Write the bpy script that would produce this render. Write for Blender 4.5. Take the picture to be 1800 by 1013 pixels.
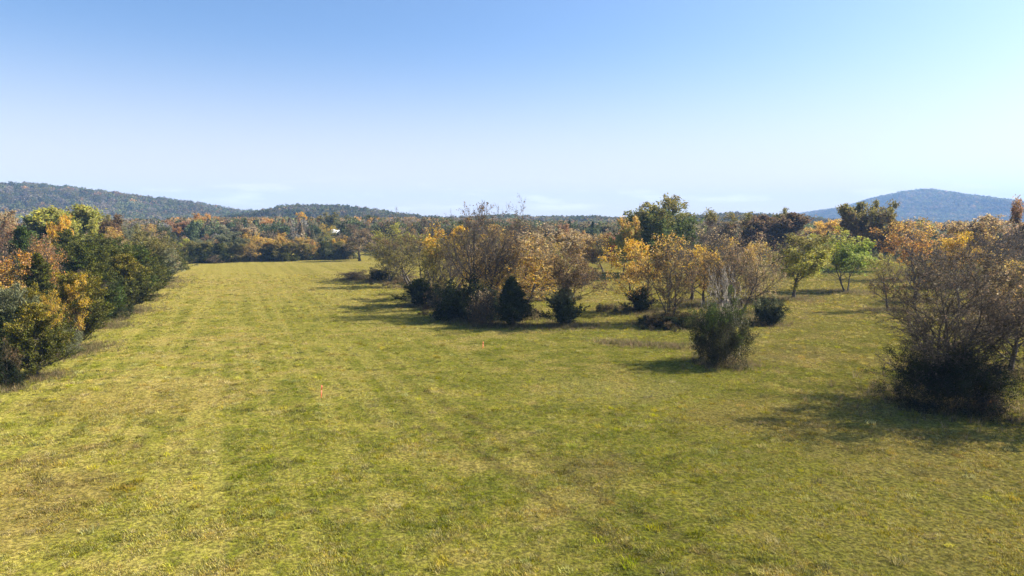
import bpy, math
import numpy as np
from mathutils import Vector

for _o in list(bpy.data.objects):
    bpy.data.objects.remove(_o)
scene = bpy.context.scene
COL = scene.collection
R = math.radians

# ------------------------------------------------------------------ camera
CAM_H = 13.5
cam_d = bpy.data.cameras.new('camera')
cam_d.sensor_width = 36.0
cam_d.lens = 24.0
cam_d.clip_start = 0.5
cam_d.clip_end = 20000.0
cam = bpy.data.objects.new('camera', cam_d)
COL.objects.link(cam)
cam.location = (0, 0, CAM_H)
cam.rotation_euler = (R(90 - 5.214), 0, 0)
scene.camera = cam

# ------------------------------------------------------------------ sky, sun, exposure
SUN_AZ, SUN_EL = 73.0, 37.0          # degrees clockwise from the view direction, above the horizon
world = bpy.data.worlds.new('World')
scene.world = world
world.use_nodes = True
wn, wl = world.node_tree.nodes, world.node_tree.links
wn.clear()
sky = wn.new('ShaderNodeTexSky')
sky.sky_type = 'NISHITA'
sky.sun_disc = False
sky.sun_elevation = R(SUN_EL)
sky.sun_rotation = R(SUN_AZ)
sky.altitude = 500
sky.air_density = 1.0
sky.dust_density = 2.3
sky.ozone_density = 7.0
bg = wn.new('ShaderNodeBackground')
bg.inputs['Strength'].default_value = 0.061
wo = wn.new('ShaderNodeOutputWorld')
# a few thin low clouds, the same all round the horizon
tc = wn.new('ShaderNodeTexCoord')
sep = wn.new('ShaderNodeSeparateXYZ')
wl.new(tc.outputs['Generated'], sep.inputs[0])
mp = wn.new('ShaderNodeMapping')
mp.inputs['Scale'].default_value = (9.0, 9.0, 60.0)
wl.new(tc.outputs['Generated'], mp.inputs[0])
cn = wn.new('ShaderNodeTexNoise')
cn.inputs['Scale'].default_value = 1.0
cn.inputs['Detail'].default_value = 5.0
wl.new(mp.outputs[0], cn.inputs['Vector'])
cr = wn.new('ShaderNodeMapRange')
cr.inputs[1].default_value, cr.inputs[2].default_value = 0.54, 0.72
wl.new(cn.outputs['Fac'], cr.inputs[0])
b1 = wn.new('ShaderNodeMapRange'); b1.interpolation_type = 'SMOOTHSTEP'
b1.inputs[1].default_value, b1.inputs[2].default_value = 0.012, 0.035
wl.new(sep.outputs['Z'], b1.inputs[0])
b2 = wn.new('ShaderNodeMapRange'); b2.interpolation_type = 'SMOOTHSTEP'
b2.inputs[1].default_value, b2.inputs[2].default_value = 0.075, 0.035
wl.new(sep.outputs['Z'], b2.inputs[0])
mm = wn.new('ShaderNodeMath'); mm.operation = 'MULTIPLY'
wl.new(b1.outputs[0], mm.inputs[0]); wl.new(b2.outputs[0], mm.inputs[1])
m2 = wn.new('ShaderNodeMath'); m2.operation = 'MULTIPLY'
wl.new(mm.outputs[0], m2.inputs[0]); wl.new(cr.outputs[0], m2.inputs[1])
m3 = wn.new('ShaderNodeMath'); m3.operation = 'MULTIPLY'; m3.inputs[1].default_value = 0.9
wl.new(m2.outputs[0], m3.inputs[0])
cmx = wn.new('ShaderNodeMix'); cmx.data_type = 'RGBA'
wl.new(m3.outputs[0], cmx.inputs[0])
tint = wn.new('ShaderNodeMix'); tint.data_type = 'RGBA'; tint.blend_type = 'MULTIPLY'
tint.inputs[0].default_value = 1.0
tint.inputs[7].default_value = (1.08, 1.065, 1.03, 1)
wl.new(sky.outputs[0], tint.inputs[6])
hz = wn.new('ShaderNodeMapRange'); hz.interpolation_type = 'SMOOTHERSTEP'   # pale band of far air, all round the horizon
hz.inputs[1].default_value, hz.inputs[2].default_value = 0.30, -0.05
hz.inputs[3].default_value, hz.inputs[4].default_value = 0.0, 0.85
wl.new(sep.outputs['Z'], hz.inputs[0])
hmx = wn.new('ShaderNodeMix'); hmx.data_type = 'RGBA'; hmx.blend_type = 'LIGHTEN'
wl.new(hz.outputs[0], hmx.inputs[0]); wl.new(tint.outputs[2], hmx.inputs[6])
hmx.inputs[7].default_value = (6.0, 5.35, 4.9, 1)
wl.new(hmx.outputs[2], cmx.inputs[6])
cmx.inputs[7].default_value = (6.9, 6.6, 6.5, 1)
wl.new(cmx.outputs[2], bg.inputs['Color'])
wl.new(bg.outputs[0], wo.inputs['Surface'])

sun_d = bpy.data.lights.new('sun', 'SUN')
sun_d.energy = 5.0
sun_d.angle = R(0.53)
sun_d.color = (1.0, 0.93, 0.80)
sun = bpy.data.objects.new('sun', sun_d)
COL.objects.link(sun)
sdir = Vector((math.sin(R(SUN_AZ)) * math.cos(R(SUN_EL)), math.cos(R(SUN_AZ)) * math.cos(R(SUN_EL)), math.sin(R(SUN_EL))))
sun.rotation_euler = sdir.to_track_quat('Z', 'Y').to_euler()
sun.location = (60, 30, 80)

scene.view_settings.view_transform = 'Standard'
scene.view_settings.look = 'None'
scene.view_settings.exposure = 1.68
scene.view_settings.gamma = 1.0
scene.view_settings.use_curve_mapping = False
scene.cycles.max_bounces = 6
scene.cycles.diffuse_bounces = 3
scene.cycles.glossy_bounces = 1
scene.cycles.transmission_bounces = 4
scene.cycles.volume_bounces = 1
scene.cycles.use_denoising = True

# ------------------------------------------------------------------ numeric helpers
def _hash(ix, iy, seed):
    h = (ix.astype(np.int64) * 374761393 + iy.astype(np.int64) * 668265263 + seed * 1442695041) & 0xFFFFFFFF
    h = ((h ^ (h >> 13)) * 1274126177) & 0xFFFFFFFF
    return ((h ^ (h >> 16)) & 0xFFFF) / 65535.0

def vnoise(x, y, scale, seed=0):
    x = np.asarray(x, float) / scale; y = np.asarray(y, float) / scale
    ix, iy = np.floor(x), np.floor(y)
    fx, fy = x - ix, y - iy
    fx = fx * fx * (3 - 2 * fx); fy = fy * fy * (3 - 2 * fy)
    a, b = _hash(ix, iy, seed), _hash(ix + 1, iy, seed)
    c, d = _hash(ix, iy + 1, seed), _hash(ix + 1, iy + 1, seed)
    return (a + (b - a) * fx) * (1 - fy) + (c + (d - c) * fx) * fy

def fbm(x, y, scale, seed=0, octv=4):
    s, a, t = 0.0, 1.0, 0.0
    for k in range(octv):
        s = s + a * vnoise(x, y, scale / 2 ** k, seed + 17 * k); t += a; a *= 0.5
    return s / t

def smooth(e0, e1, v):
    t = np.clip((v - e0) / (e1 - e0), 0, 1)
    return t * t * (3 - 2 * t)

def terrain(x, y):
    x = np.asarray(x, float); y = np.asarray(y, float)
    d = np.hypot(x, y)
    z = (fbm(x, y, 55, 3, 3) - 0.5) * 0.9 * smooth(15, 80, d)
    z = z + (fbm(x, y, 7, 9, 3) - 0.5) * 0.16
    z = z + (fbm(x, y, 1.3, 5, 2) - 0.5) * 0.05
    # grassy knoll carrying the white-roofed shed
    k = np.hypot((x + 112) / 1.25, y - 438) / 150.0
    z = z + 6.6 * smooth(1.0, 0.0, k)
    # wheel ruts running across the near pasture
    for off in (0.0, 3.1):
        u = (x + 4.5 - off) * 0.871 + (y - 43.8) * 0.491
        z = z - 0.045 * np.exp(-(u / 0.35) ** 2) * smooth(75, 45, y)
    z = z + (fbm(x, y, 400, 21, 3) - 0.5) * 10 * smooth(420, 1500, d)
    return z

def obj(name, me, parent=None):
    o = bpy.data.objects.new(name, me)
    COL.objects.link(o)
    if parent is not None:
        o.parent = parent
    return o

def tag(o, label=None, cat=None, group=None, kind=None):
    if label: o['label'] = label
    if cat: o['category'] = cat
    if group: o['group'] = group
    if kind: o['kind'] = kind
    return o

def mesh_np(name, V, polys, mats, matidx=None, smooth_shade=False):
    """polys: list of (n,k) index arrays"""
    me = bpy.data.meshes.new(name)
    V = np.asarray(V, np.float32)
    loops = np.concatenate([p.ravel() for p in polys]).astype(np.int32)
    tot = np.concatenate([np.full(len(p), p.shape[1], np.int32) for p in polys])
    start = np.concatenate([[0], np.cumsum(tot)[:-1]]).astype(np.int32)
    me.vertices.add(len(V)); me.vertices.foreach_set('co', V.ravel())
    me.loops.add(len(loops)); me.loops.foreach_set('vertex_index', loops)
    me.polygons.add(len(tot)); me.polygons.foreach_set('loop_start', start)
    if matidx is not None:
        me.polygons.foreach_set('material_index', np.asarray(matidx, np.int32))
    if smooth_shade:
        me.polygons.foreach_set('use_smooth', np.ones(len(tot), bool))
    for m in mats: me.materials.append(m)
    me.update(calc_edges=True)
    me.validate()
    return me

# ------------------------------------------------------------------ materials
def new_mat(name):
    m = bpy.data.materials.new(name); m.use_nodes = True
    nt = m.node_tree; nt.nodes.clear()
    out = nt.nodes.new('ShaderNodeOutputMaterial')
    return m, nt, out

def nd(nt, typ, **kw):
    n = nt.nodes.new(typ)
    for k, v in kw.items():
        setattr(n, k, v)
    return n

def math_n(nt, op, a, b=None, clamp=False):
    n = nd(nt, 'ShaderNodeMath', operation=op, use_clamp=clamp)
    for i, v in enumerate((a, b)):
        if v is None: continue
        if isinstance(v, (int, float)): n.inputs[i].default_value = v
        else: nt.links.new(v, n.inputs[i])
    return n.outputs[0]

def rng_n(nt, v, a, b, c=0.0, d=1.0, sm=True):
    n = nd(nt, 'ShaderNodeMapRange', interpolation_type='SMOOTHSTEP' if sm else 'LINEAR')
    nt.links.new(v, n.inputs[0])
    for i, q in enumerate((a, b, c, d)): n.inputs[i + 1].default_value = q
    return n.outputs[0]

def mix_n(nt, f, a, b, mode='MIX'):
    n = nd(nt, 'ShaderNodeMix', data_type='RGBA', blend_type=mode)
    for i, v in ((0, f), (6, a), (7, b)):
        if isinstance(v, (int, float)): n.inputs[i].default_value = v
        elif isinstance(v, tuple): n.inputs[i].default_value = v + ((1,) if len(v) == 3 else ())
        else: nt.links.new(v, n.inputs[i])
    return n.outputs[2]

def noise_n(nt, vec, scale, detail=3.0, rough=0.55):
    n = nd(nt, 'ShaderNodeTexNoise')
    n.inputs['Scale'].default_value = scale
    n.inputs['Detail'].default_value = detail
    n.inputs['Roughness'].default_value = rough
    if vec is not None: nt.links.new(vec, n.inputs['Vector'])
    return n.outputs['Fac']

def leaf_shader(nt, out, col, transl=0.35):
    df = nd(nt, 'ShaderNodeBsdfDiffuse'); tr = nd(nt, 'ShaderNodeBsdfTranslucent')
    mx = nd(nt, 'ShaderNodeMixShader'); mx.inputs[0].default_value = transl
    nt.links.new(col, df.inputs[0]); nt.links.new(col, tr.inputs[0])
    nt.links.new(df.outputs[0], mx.inputs[1]); nt.links.new(tr.outputs[0], mx.inputs[2])
    nt.links.new(mx.outputs[0], out.inputs['Surface'])

def leaf_variation(nt, col, rnd, amount=0.5):
    h = nd(nt, 'ShaderNodeHueSaturation')
    nt.links.new(col, h.inputs['Color'])
    w = nd(nt, 'ShaderNodeTexWhiteNoise', noise_dimensions='1D'); nt.links.new(rnd, w.inputs['W'])
    s = nd(nt, 'ShaderNodeSeparateColor'); nt.links.new(w.outputs['Color'], s.inputs[0])
    nt.links.new(rng_n(nt, s.outputs[0], 0, 1, 0.475, 0.525, False), h.inputs['Hue'])
    nt.links.new(rng_n(nt, s.outputs[1], 0, 1, 0.75, 1.15, False), h.inputs['Saturation'])
    nt.links.new(rng_n(nt, s.outputs[2], 0, 1, 1 - amount, 1 + amount, False), h.inputs['Value'])
    return h.outputs[0]

def make_leaf_mat(name, transl, amount):
    m, nt, out = new_mat(name)
    oi = nd(nt, 'ShaderNodeObjectInfo')
    at = nd(nt, 'ShaderNodeAttribute', attribute_type='OBJECT', attribute_name='tip')
    t = nd(nt, 'ShaderNodeTexCoord')
    sp = nd(nt, 'ShaderNodeSeparateXYZ'); nt.links.new(t.outputs['Generated'], sp.inputs[0])
    nz = noise_n(nt, t.outputs['Object'], 0.45, 3.0)
    f = math_n(nt, 'ADD', sp.outputs['Z'], math_n(nt, 'MULTIPLY', math_n(nt, 'SUBTRACT', nz, 0.5), 1.6))
    c = mix_n(nt, rng_n(nt, f, 0.5, 0.85), oi.outputs['Color'], at.outputs['Color'])
    g = nd(nt, 'ShaderNodeNewGeometry')
    c = leaf_variation(nt, c, g.outputs['Random Per Island'], amount)
    leaf_shader(nt, out, c, transl)
    return m
M_LEAF = make_leaf_mat('autumn_leaves', 0.48, 0.38)
M_CEDAR = make_leaf_mat('cedar_sprays', 0.22, 0.32)

def make_bark(name, c1, c2, scale):
    m, nt, out = new_mat(name)
    t = nd(nt, 'ShaderNodeTexCoord')
    mpn = nd(nt, 'ShaderNodeMapping'); mpn.inputs['Scale'].default_value = (1, 1, 0.25)
    nt.links.new(t.outputs['Object'], mpn.inputs[0])
    n1 = noise_n(nt, mpn.outputs[0], scale, 5.0, 0.7)
    c = mix_n(nt, rng_n(nt, n1, 0.3, 0.7), c1, c2)
    df = nd(nt, 'ShaderNodeBsdfPrincipled'); df.inputs['Roughness'].default_value = 0.9
    df.inputs['Specular IOR Level'].default_value = 0.15
    nt.links.new(c, df.inputs['Base Color'])
    bp = nd(nt, 'ShaderNodeBump'); bp.inputs['Strength'].default_value = 0.6; bp.inputs['Distance'].default_value = 0.05
    nt.links.new(n1, bp.inputs['Height']); nt.links.new(bp.outputs[0], df.inputs['Normal'])
    nt.links.new(df.outputs[0], out.inputs['Surface'])
    return m
M_BARK = make_bark('bark', (0.045, 0.037, 0.03), (0.13, 0.11, 0.09), 6.0)
M_TWIG = make_bark('twig_bark', (0.035, 0.028, 0.022), (0.095, 0.076, 0.061), 1.5)
M_DARKTWIG = make_bark('evergreen_twig_bark', (0.018, 0.015, 0.012), (0.045, 0.038, 0.03), 2.0)
M_PALE = make_bark('pale_twig_bark', (0.25, 0.22, 0.19), (0.38, 0.34, 0.30), 2.0)

# pasture colour, shared by the soil sheet and the grass blades
def pasture_color(nt):
    g = nd(nt, 'ShaderNodeNewGeometry')
    pos = g.outputs['Position']
    sp = nd(nt, 'ShaderNodeSeparateXYZ'); nt.links.new(pos, sp.inputs[0])
    X, Y = sp.outputs[0], sp.outputs[1]
    n_big = noise_n(nt, pos, 0.045, 4.0, 0.6)
    n_mid = noise_n(nt, pos, 0.25, 4.0, 0.65)
    n_fine = noise_n(nt, pos, 1.6, 3.0, 0.6)
    # streaks of the mower, parallel to the hedgerow
    mpn = nd(nt, 'ShaderNodeMapping'); mpn.inputs['Rotation'].default_value = (0, 0, R(-22.3))
    nt.links.new(pos, mpn.inputs[0])
    mp2 = nd(nt, 'ShaderNodeMapping'); mp2.inputs['Scale'].default_value = (0.55, 0.012, 0.1)
    nt.links.new(mpn.outputs[0], mp2.inputs[0])
    n_row = noise_n(nt, mp2.outputs[0], 1.0, 3.0, 0.6)
    green = mix_n(nt, rng_n(nt, n_mid, 0.35, 0.68), (0.18, 0.19, 0.026), (0.315, 0.285, 0.052))
    far = mix_n(nt, rng_n(nt, n_mid, 0.35, 0.65), (0.30, 0.255, 0.05), (0.43, 0.33, 0.10))
    far = mix_n(nt, rng_n(nt, n_row, 0.42, 0.62, 0.0, 0.55), far, (0.40, 0.33, 0.075))
    fy = math_n(nt, 'ADD', Y, math_n(nt, 'MULTIPLY', math_n(nt, 'SUBTRACT', n_big, 0.5), 110.0))
    fy = math_n(nt, 'ADD', fy, math_n(nt, 'MULTIPLY', math_n(nt, 'MAXIMUM', X, 0.0), 1.1))
    c = mix_n(nt, rng_n(nt, fy, 55.0, 190.0, 0.0, 0.85), green, far)
    rowm = math_n(nt, 'MULTIPLY', rng_n(nt, n_row, 0.47, 0.58, 0.0, 0.5), rng_n(nt, X, 8.0, -15.0))
    c = mix_n(nt, rowm, c, (0.40, 0.34, 0.10))
    rowd = math_n(nt, 'MULTIPLY', rng_n(nt, n_row, 0.45, 0.36, 0.0, 0.35), rng_n(nt, X, 8.0, -15.0))
    c = mix_n(nt, rowd, c, (0.17, 0.175, 0.03))
    # dry straw patches
    dry = math_n(nt, 'ADD', math_n(nt, 'MULTIPLY', n_mid, 0.55), math_n(nt, 'MULTIPLY', n_big, 0.6))
    c = mix_n(nt, rng_n(nt, dry, 0.565, 0.70, 0.0, 0.62), c, (0.40, 0.30, 0.12))
    def blob(x0, y0, rx, ry, amt, colr, cc):
        dx = math_n(nt, 'DIVIDE', math_n(nt, 'SUBTRACT', X, x0), rx)
        dy = math_n(nt, 'DIVIDE', math_n(nt, 'SUBTRACT', Y, y0), ry)
        dd = math_n(nt, 'SQRT', math_n(nt, 'ADD', math_n(nt, 'MULTIPLY', dx, dx), math_n(nt, 'MULTIPLY', dy, dy)))
        dd = math_n(nt, 'ADD', dd, math_n(nt, 'MULTIPLY', math_n(nt, 'SUBTRACT', n_mid, 0.5), 2.4))
        return mix_n(nt, rng_n(nt, dd, 1.0, 0.3, 0.0, amt), cc, colr)
    c = blob(-25, 31, 8.0, 14, 0.6, (0.25, 0.165, 0.07), c)
    c = blob(-30, 52, 10, 8, 0.45, (0.30, 0.205, 0.075), c)
    c = blob(8, 55, 9, 6, 0.4, (0.46, 0.38, 0.15), c)
    c = blob(18, 47, 9, 8, 0.55, (0.38, 0.27, 0.10), c)
    c = blob(5, 37, 3.2, 3.5, 0.6, (0.22, 0.165, 0.075), c)
    c = blob(22, 28, 9, 5, 0.5, (0.36, 0.27, 0.09), c)
    c = blob(20, 31, 12, 9, 0.45, (0.42, 0.35, 0.10), c)
    c = blob(26, 40, 13, 9, 0.7, (0.38, 0.29, 0.10), c)
    c = blob(15, 77, 7, 2.0, 0.8, (0.21, 0.15, 0.085), c)
    c = blob(28, 72, 10, 6, 0.45, (0.30, 0.23, 0.10), c)
    # worn soil along the wheel ruts
    for off in (0.0, 3.1):
        u = math_n(nt, 'ADD', math_n(nt, 'MULTIPLY', math_n(nt, 'ADD', X, 4.5 - off), 0.871),
                   math_n(nt, 'MULTIPLY', math_n(nt, 'SUBTRACT', Y, 43.8), 0.491))
        u = math_n(nt, 'ABSOLUTE', math_n(nt, 'ADD', u, math_n(nt, 'MULTIPLY', math_n(nt, 'SUBTRACT', n_mid, 0.5), 1.2)))
        w = math_n(nt, 'MULTIPLY', rng_n(nt, u, 0.75, 0.15), rng_n(nt, n_fine, 0.35, 0.6))
        w = math_n(nt, 'MULTIPLY', w, rng_n(nt, Y, 62.0, 44.0, 0.0, 0.6))
        c = mix_n(nt, w, c, (0.10, 0.08, 0.035))
    c = mix_n(nt, rng_n(nt, n_fine, 0.45, 0.70, 0.0, 0.45), c, (0.38, 0.30, 0.12))
    c = mix_n(nt, rng_n(nt, n_fine, 0.48, 0.25, 0.0, 0.55), c, (0.10, 0.115, 0.02))
    c = mix_n(nt, 1.0, c, (1.0, 1.0, 0.78), 'MULTIPLY')
    return c, pos, n_fine

def make_ground():
    m, nt, out = new_mat('pasture_ground')
    c, pos, nf = pasture_color(nt)
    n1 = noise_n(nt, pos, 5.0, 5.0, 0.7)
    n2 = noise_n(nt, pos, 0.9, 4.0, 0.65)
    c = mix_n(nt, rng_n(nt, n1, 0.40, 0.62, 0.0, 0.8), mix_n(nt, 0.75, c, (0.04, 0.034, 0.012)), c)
    h = math_n(nt, 'ADD', math_n(nt, 'MULTIPLY', n1, 0.09), math_n(nt, 'MULTIPLY', n2, 0.22))
    bp = nd(nt, 'ShaderNodeBump'); bp.inputs['Strength'].default_value = 0.9; bp.inputs['Distance'].default_value = 1.0
    nt.links.new(h, bp.inputs['Height'])
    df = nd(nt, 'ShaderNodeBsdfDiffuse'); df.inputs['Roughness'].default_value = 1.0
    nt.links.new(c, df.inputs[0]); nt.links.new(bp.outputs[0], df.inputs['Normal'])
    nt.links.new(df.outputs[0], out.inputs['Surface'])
    return m
M_GROUND = make_ground()

def make_grass():
    m, nt, out = new_mat('grass_blades')
    c, pos, nf = pasture_color(nt)
    oi = nd(nt, 'ShaderNodeObjectInfo')
    c = leaf_variation(nt, c, oi.outputs['Random'], 0.5)
    leaf_shader(nt, out, c, 0.35)
    return m
M_GRASS = make_grass()

def make_tint(name, transl, amt):
    m, nt, out = new_mat(name)
    a = nd(nt, 'ShaderNodeAttribute', attribute_type='INSTANCER', attribute_name='tint')
    g = nd(nt, 'ShaderNodeNewGeometry')
    c = leaf_variation(nt, a.outputs['Color'], g.outputs['Random Per Island'], amt)
    leaf_shader(nt, out, c, transl)
    return m
M_TINT = make_tint('wood_leaves', 0.42, 0.45)

def make_floor():
    m, nt, out = new_mat('forest_floor')
    g = nd(nt, 'ShaderNodeNewGeometry')
    n1 = noise_n(nt, g.outputs['Position'], 0.05, 5.0, 0.6)
    c = mix_n(nt, n1, (0.05, 0.045, 0.03), (0.12, 0.095, 0.06))
    df = nd(nt, 'ShaderNodeBsdfDiffuse'); nt.links.new(c, df.inputs[0])
    nt.links.new(df.outputs[0], out.inputs['Surface'])
    return m
M_FLOOR = make_floor()

def make_plain(name, c1, c2, scale, rough=0.7, metal=0.0):
    m, nt, out = new_mat(name)
    t = nd(nt, 'ShaderNodeTexCoord')
    n1 = noise_n(nt, t.outputs['Object'], scale, 4.0, 0.6)
    c = mix_n(nt, rng_n(nt, n1, 0.3, 0.7), c1, c2)
    df = nd(nt, 'ShaderNodeBsdfPrincipled'); df.inputs['Roughness'].default_value = rough
    df.inputs['Metallic'].default_value = metal
    nt.links.new(c, df.inputs['Base Color']); nt.links.new(df.outputs[0], out.inputs['Surface'])
    return m

# ------------------------------------------------------------------ ground sheet
def build_ground():
    rad = np.concatenate([[0.0], np.geomspace(4, 5000, 210)])
    nseg = 520
    ang = np.linspace(0, 2 * np.pi, nseg, endpoint=False)
    X = np.outer(rad[1:], np.sin(ang)).ravel(); Y = np.outer(rad[1:], np.cos(ang)).ravel()
    Z = terrain(X, Y)
    V = np.concatenate([[[0, 0, float(terrain(0., 0.))]], np.stack([X, Y, Z], 1)])
    nr = len(rad) - 1
    i = np.arange(nr - 1)[:, None] * nseg; j = np.arange(nseg)[None, :]; j2 = (j + 1) % nseg
    q = np.stack([1 + i + j, 1 + i + nseg + j, 1 + i + nseg + j2, 1 + i + j2], -1).reshape(-1, 4)[:, ::-1]
    k = np.arange(nseg)
    tri = np.stack([np.zeros(nseg, int), 1 + k, 1 + (k + 1) % nseg], 1)[:, ::-1]
    me = mesh_np('ground', V, [q, tri], [M_GROUND], None, True)
    o = obj('ground', me); tag(o, 'mown green and straw coloured pasture', kind='structure')
build_ground()

# hills: ridge profile (x, height of bare ground) along a ridge line at distance y0
HILLS = {
    'hill_left': dict(y0=1350, back=700, front=560, pts=[(-1900, 40), (-1500, 64), (-1150, 74), (-1012, 78), (-945, 81), (-888, 76), (-787, 65), (-675, 50), (-585, 36), (-517, 28), (-430, 26), (-340, 18), (-200, 6), (0, -4)]),
    'hill_middle': dict(y0=1020, back=400, front=300, pts=[(-520, -4), (-450, 4), (-400, 14), (-357, 24), (-323, 31), (-255, 29), (-213, 25), (-170, 17), (-119, 13), (-60, 12), (-17, 15), (42, 13), (102, 15), (170, 11), (260, 14), (340, 19), (420, 12), (520, 4), (640, -4)]),
    'hill_right': dict(y0=3500, back=900, front=1100, pts=[(900, -6), (1250, 12), (1400, 44), (1604, 74), (1720, 92), (1810, 116), (1900, 146), (1985, 166), (2070, 180), (2130, 172), (2190, 160), (2330, 130), (2450, 108), (2560, 104), (2625, 108), (2760, 84), (3300, 30), (3600, -6)]),
}
def hill_z(h, x, y):
    px = [p[0] for p in h['pts']]; pz = [p[1] for p in h['pts']]
    z0 = np.interp(x, px, pz)
    d = y - h['y0'] - 60 * (fbm(x, y, 300, 31, 2) - 0.5)
    prof = np.where(d < 0, smooth(-h['front'], 0, d), smooth(h['back'], 0, d))
    rough_ = (fbm(x, y, 240, 41, 3) - 0.5) * 1.3 * np.abs(z0) * (1 - prof) + (fbm(x, y, 70, 43, 2) - 0.5) * 5
    return (z0 + 4) * prof - 4 + rough_ * prof
def build_hill(name, h, label):
    xs = np.linspace(h['pts'][0][0], h['pts'][-1][0], 160)
    ys = np.linspace(h['y0'] - h['front'] - 40, h['y0'] + h['back'], 70)
    X, Y = np.meshgrid(xs, ys)
    Z = hill_z(h, X, Y)
    V = np.stack([X.ravel(), Y.ravel(), Z.ravel()], 1)
    n = len(xs)
    i, j = np.meshgrid(np.arange(len(ys) - 1), np.arange(n - 1), indexing='ij')
    a = (i * n + j).ravel()
    q = np.stack([a, a + 1, a + n + 1, a + n], 1)
    o = obj(name, mesh_np(name, V, [q], [M_FLOOR], None, True)); tag(o, label, kind='structure')
build_hill('hill_left', HILLS['hill_left'], 'long wooded hill behind the left side of the field')
build_hill('hill_middle', HILLS['hill_middle'], 'low wooded ridge on the horizon behind the grove')
build_hill('hill_right', HILLS['hill_right'], 'blue hazy wooded hill on the right horizon')

# ------------------------------------------------------------------ tree growing (numpy)
def unit(v):
    return v / np.maximum(np.linalg.norm(v, axis=-1, keepdims=True), 1e-9)

def grow(rg, P, Rd, n, t0, t1, ang, ln, up, wob, K, rr, end=0.35, abslen=None):
    """n children on every parent curve. P (N,k,3), Rd (N,k)"""
    N, k, _ = P.shape
    t = (np.arange(n)[None, :] + rg.random((N, n))) / n
    t = t0 + (t1 - t0) * t
    f = t * (k - 1); i = np.minimum(f.astype(int), k - 2); fr = (f - i)[..., None]
    idx = np.arange(N)[:, None]
    p0 = P[idx, i] * (1 - fr) + P[idx, i + 1] * fr
    T = unit(P[idx, i + 1] - P[idx, i])
    r0 = Rd[idx, i] * (1 - fr[..., 0]) + Rd[idx, i + 1] * fr[..., 0]
    ref = np.where(np.abs(T[..., 2:3]) > 0.9, np.array([1.0, 0, 0]), np.array([0, 0, 1.0]))
    U = unit(np.cross(T, ref)); Vv = np.cross(T, U)
    phi = np.arange(n)[None, :] * 2.4 + rg.random((N, 1)) * 6.28 + rg.normal(0, 0.35, (N, n))
    a = rg.uniform(ang[0], ang[1], (N, n))
    d = np.cos(a)[..., None] * T + np.sin(a)[..., None] * (np.cos(phi)[..., None] * U + np.sin(phi)[..., None] * Vv)
    plen = np.linalg.norm(np.diff(P, axis=1), axis=-1).sum(1)[:, None]
    L = (ln(t) * plen if abslen is None else abslen(t)) * rg.uniform(0.65, 1.2, (N, n))
    p0, d, L, r0 = p0.reshape(-1, 3), d.reshape(-1, 3), L.reshape(-1), r0.reshape(-1)
    C = np.empty((len(p0), K, 3)); C[:, 0] = p0
    for s in range(1, K):
        d = unit(d + np.array([0, 0, up]) + rg.normal(0, wob, d.shape))
        C[:, s] = C[:, s - 1] + d * (L / (K - 1))[:, None]
    rad = np.minimum(r0 * rr, L * 0.035 + 0.004)[:, None] * np.linspace(1, end, K)[None, :]
    return C, rad, t.reshape(-1)

def tubes(P, Rd, sides, point=False):
    N, K, _ = P.shape
    T = unit(np.gradient(P, axis=1))
    ref = np.where(np.abs(T[..., 2:3]) > 0.9, np.array([1.0, 0, 0]), np.array([0, 0, 1.0]))
    U = unit(np.cross(T, ref)); W = np.cross(T, U)
    an = np.arange(sides) * 2 * np.pi / sides
    ring = P[:, :, None] + Rd[:, :, None, None] * (np.cos(an)[:, None] * U[:, :, None] + np.sin(an)[:, None] * W[:, :, None])
    V = ring.reshape(-1, 3)
    b = np.arange(N)[:, None, None] * K * sides + np.arange(K - 1)[None, :, None] * sides
    s = np.arange(sides)[None, None, :]; s2 = (s + 1) % sides
    q = np.stack([b + s, b + s2, b + sides + s2, b + sides + s], -1).reshape(-1, 4)
    return V, q

def cones(P, Rd):
    """thin twigs: 3-sided spikes from first to last point"""
    N = len(P)
    a, b = P[:, 0], P[:, -1]
    T = unit(b - a)
    ref = np.where(np.abs(T[:, 2:3]) > 0.9, np.array([1.0, 0, 0]), np.array([0, 0, 1.0]))
    U = unit(np.cross(T, ref)); W = np.cross(T, U)
    an = np.arange(3) * 2 * np.pi / 3
    r = Rd[:, :1, None]
    ring = a[:, None] + r * (np.cos(an)[None, :, None] * U[:, None] + np.sin(an)[None, :, None] * W[:, None])
    V = np.concatenate([ring, b[:, None]], 1).reshape(-1, 3)
    k = np.arange(N)[:, None] * 4
    t = np.stack([np.concatenate([k + i, k + (i + 1) % 3, k + 3], 1) for i in range(3)], 1).reshape(-1, 3)
    return V, t

def leaf_quads(rg, C, size, aspect=0.6, direc=None, spread=1.0):
    """pointed leaves / leaf sprays: one bent kite per position"""
    N = len(C)
    u = rg.normal(0, 1, (N, 3))
    if direc is not None: u = direc + u * spread
    u = unit(u); w = unit(np.cross(u, rg.normal(0, 1, (N, 3))))
    nrm = np.cross(u, w)
    L = (size * rg.uniform(0.6, 1.35, N))[:, None]
    V = np.stack([C - u * L * 0.5, C + w * L * aspect * 0.5 + nrm * L * 0.08, C + u * L * 0.5, C - w * L * aspect * 0.5 + nrm * L * 0.08], 1).reshape(-1, 3)
    q = np.arange(N * 4).reshape(N, 4)
    return V, q

def pts_on(rg, P, n, t0=0.3, t1=1.0):
    N, K, _ = P.shape
    i = rg.integers(0, N, n); t = rg.uniform(t0, t1, n) * (K - 1)
    j = np.minimum(t.astype(int), K - 2); f = (t - j)[:, None]
    p = P[i, j] * (1 - f) + P[i, j + 1] * f
    return p, unit(P[i, j + 1] - P[i, j]), i

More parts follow.
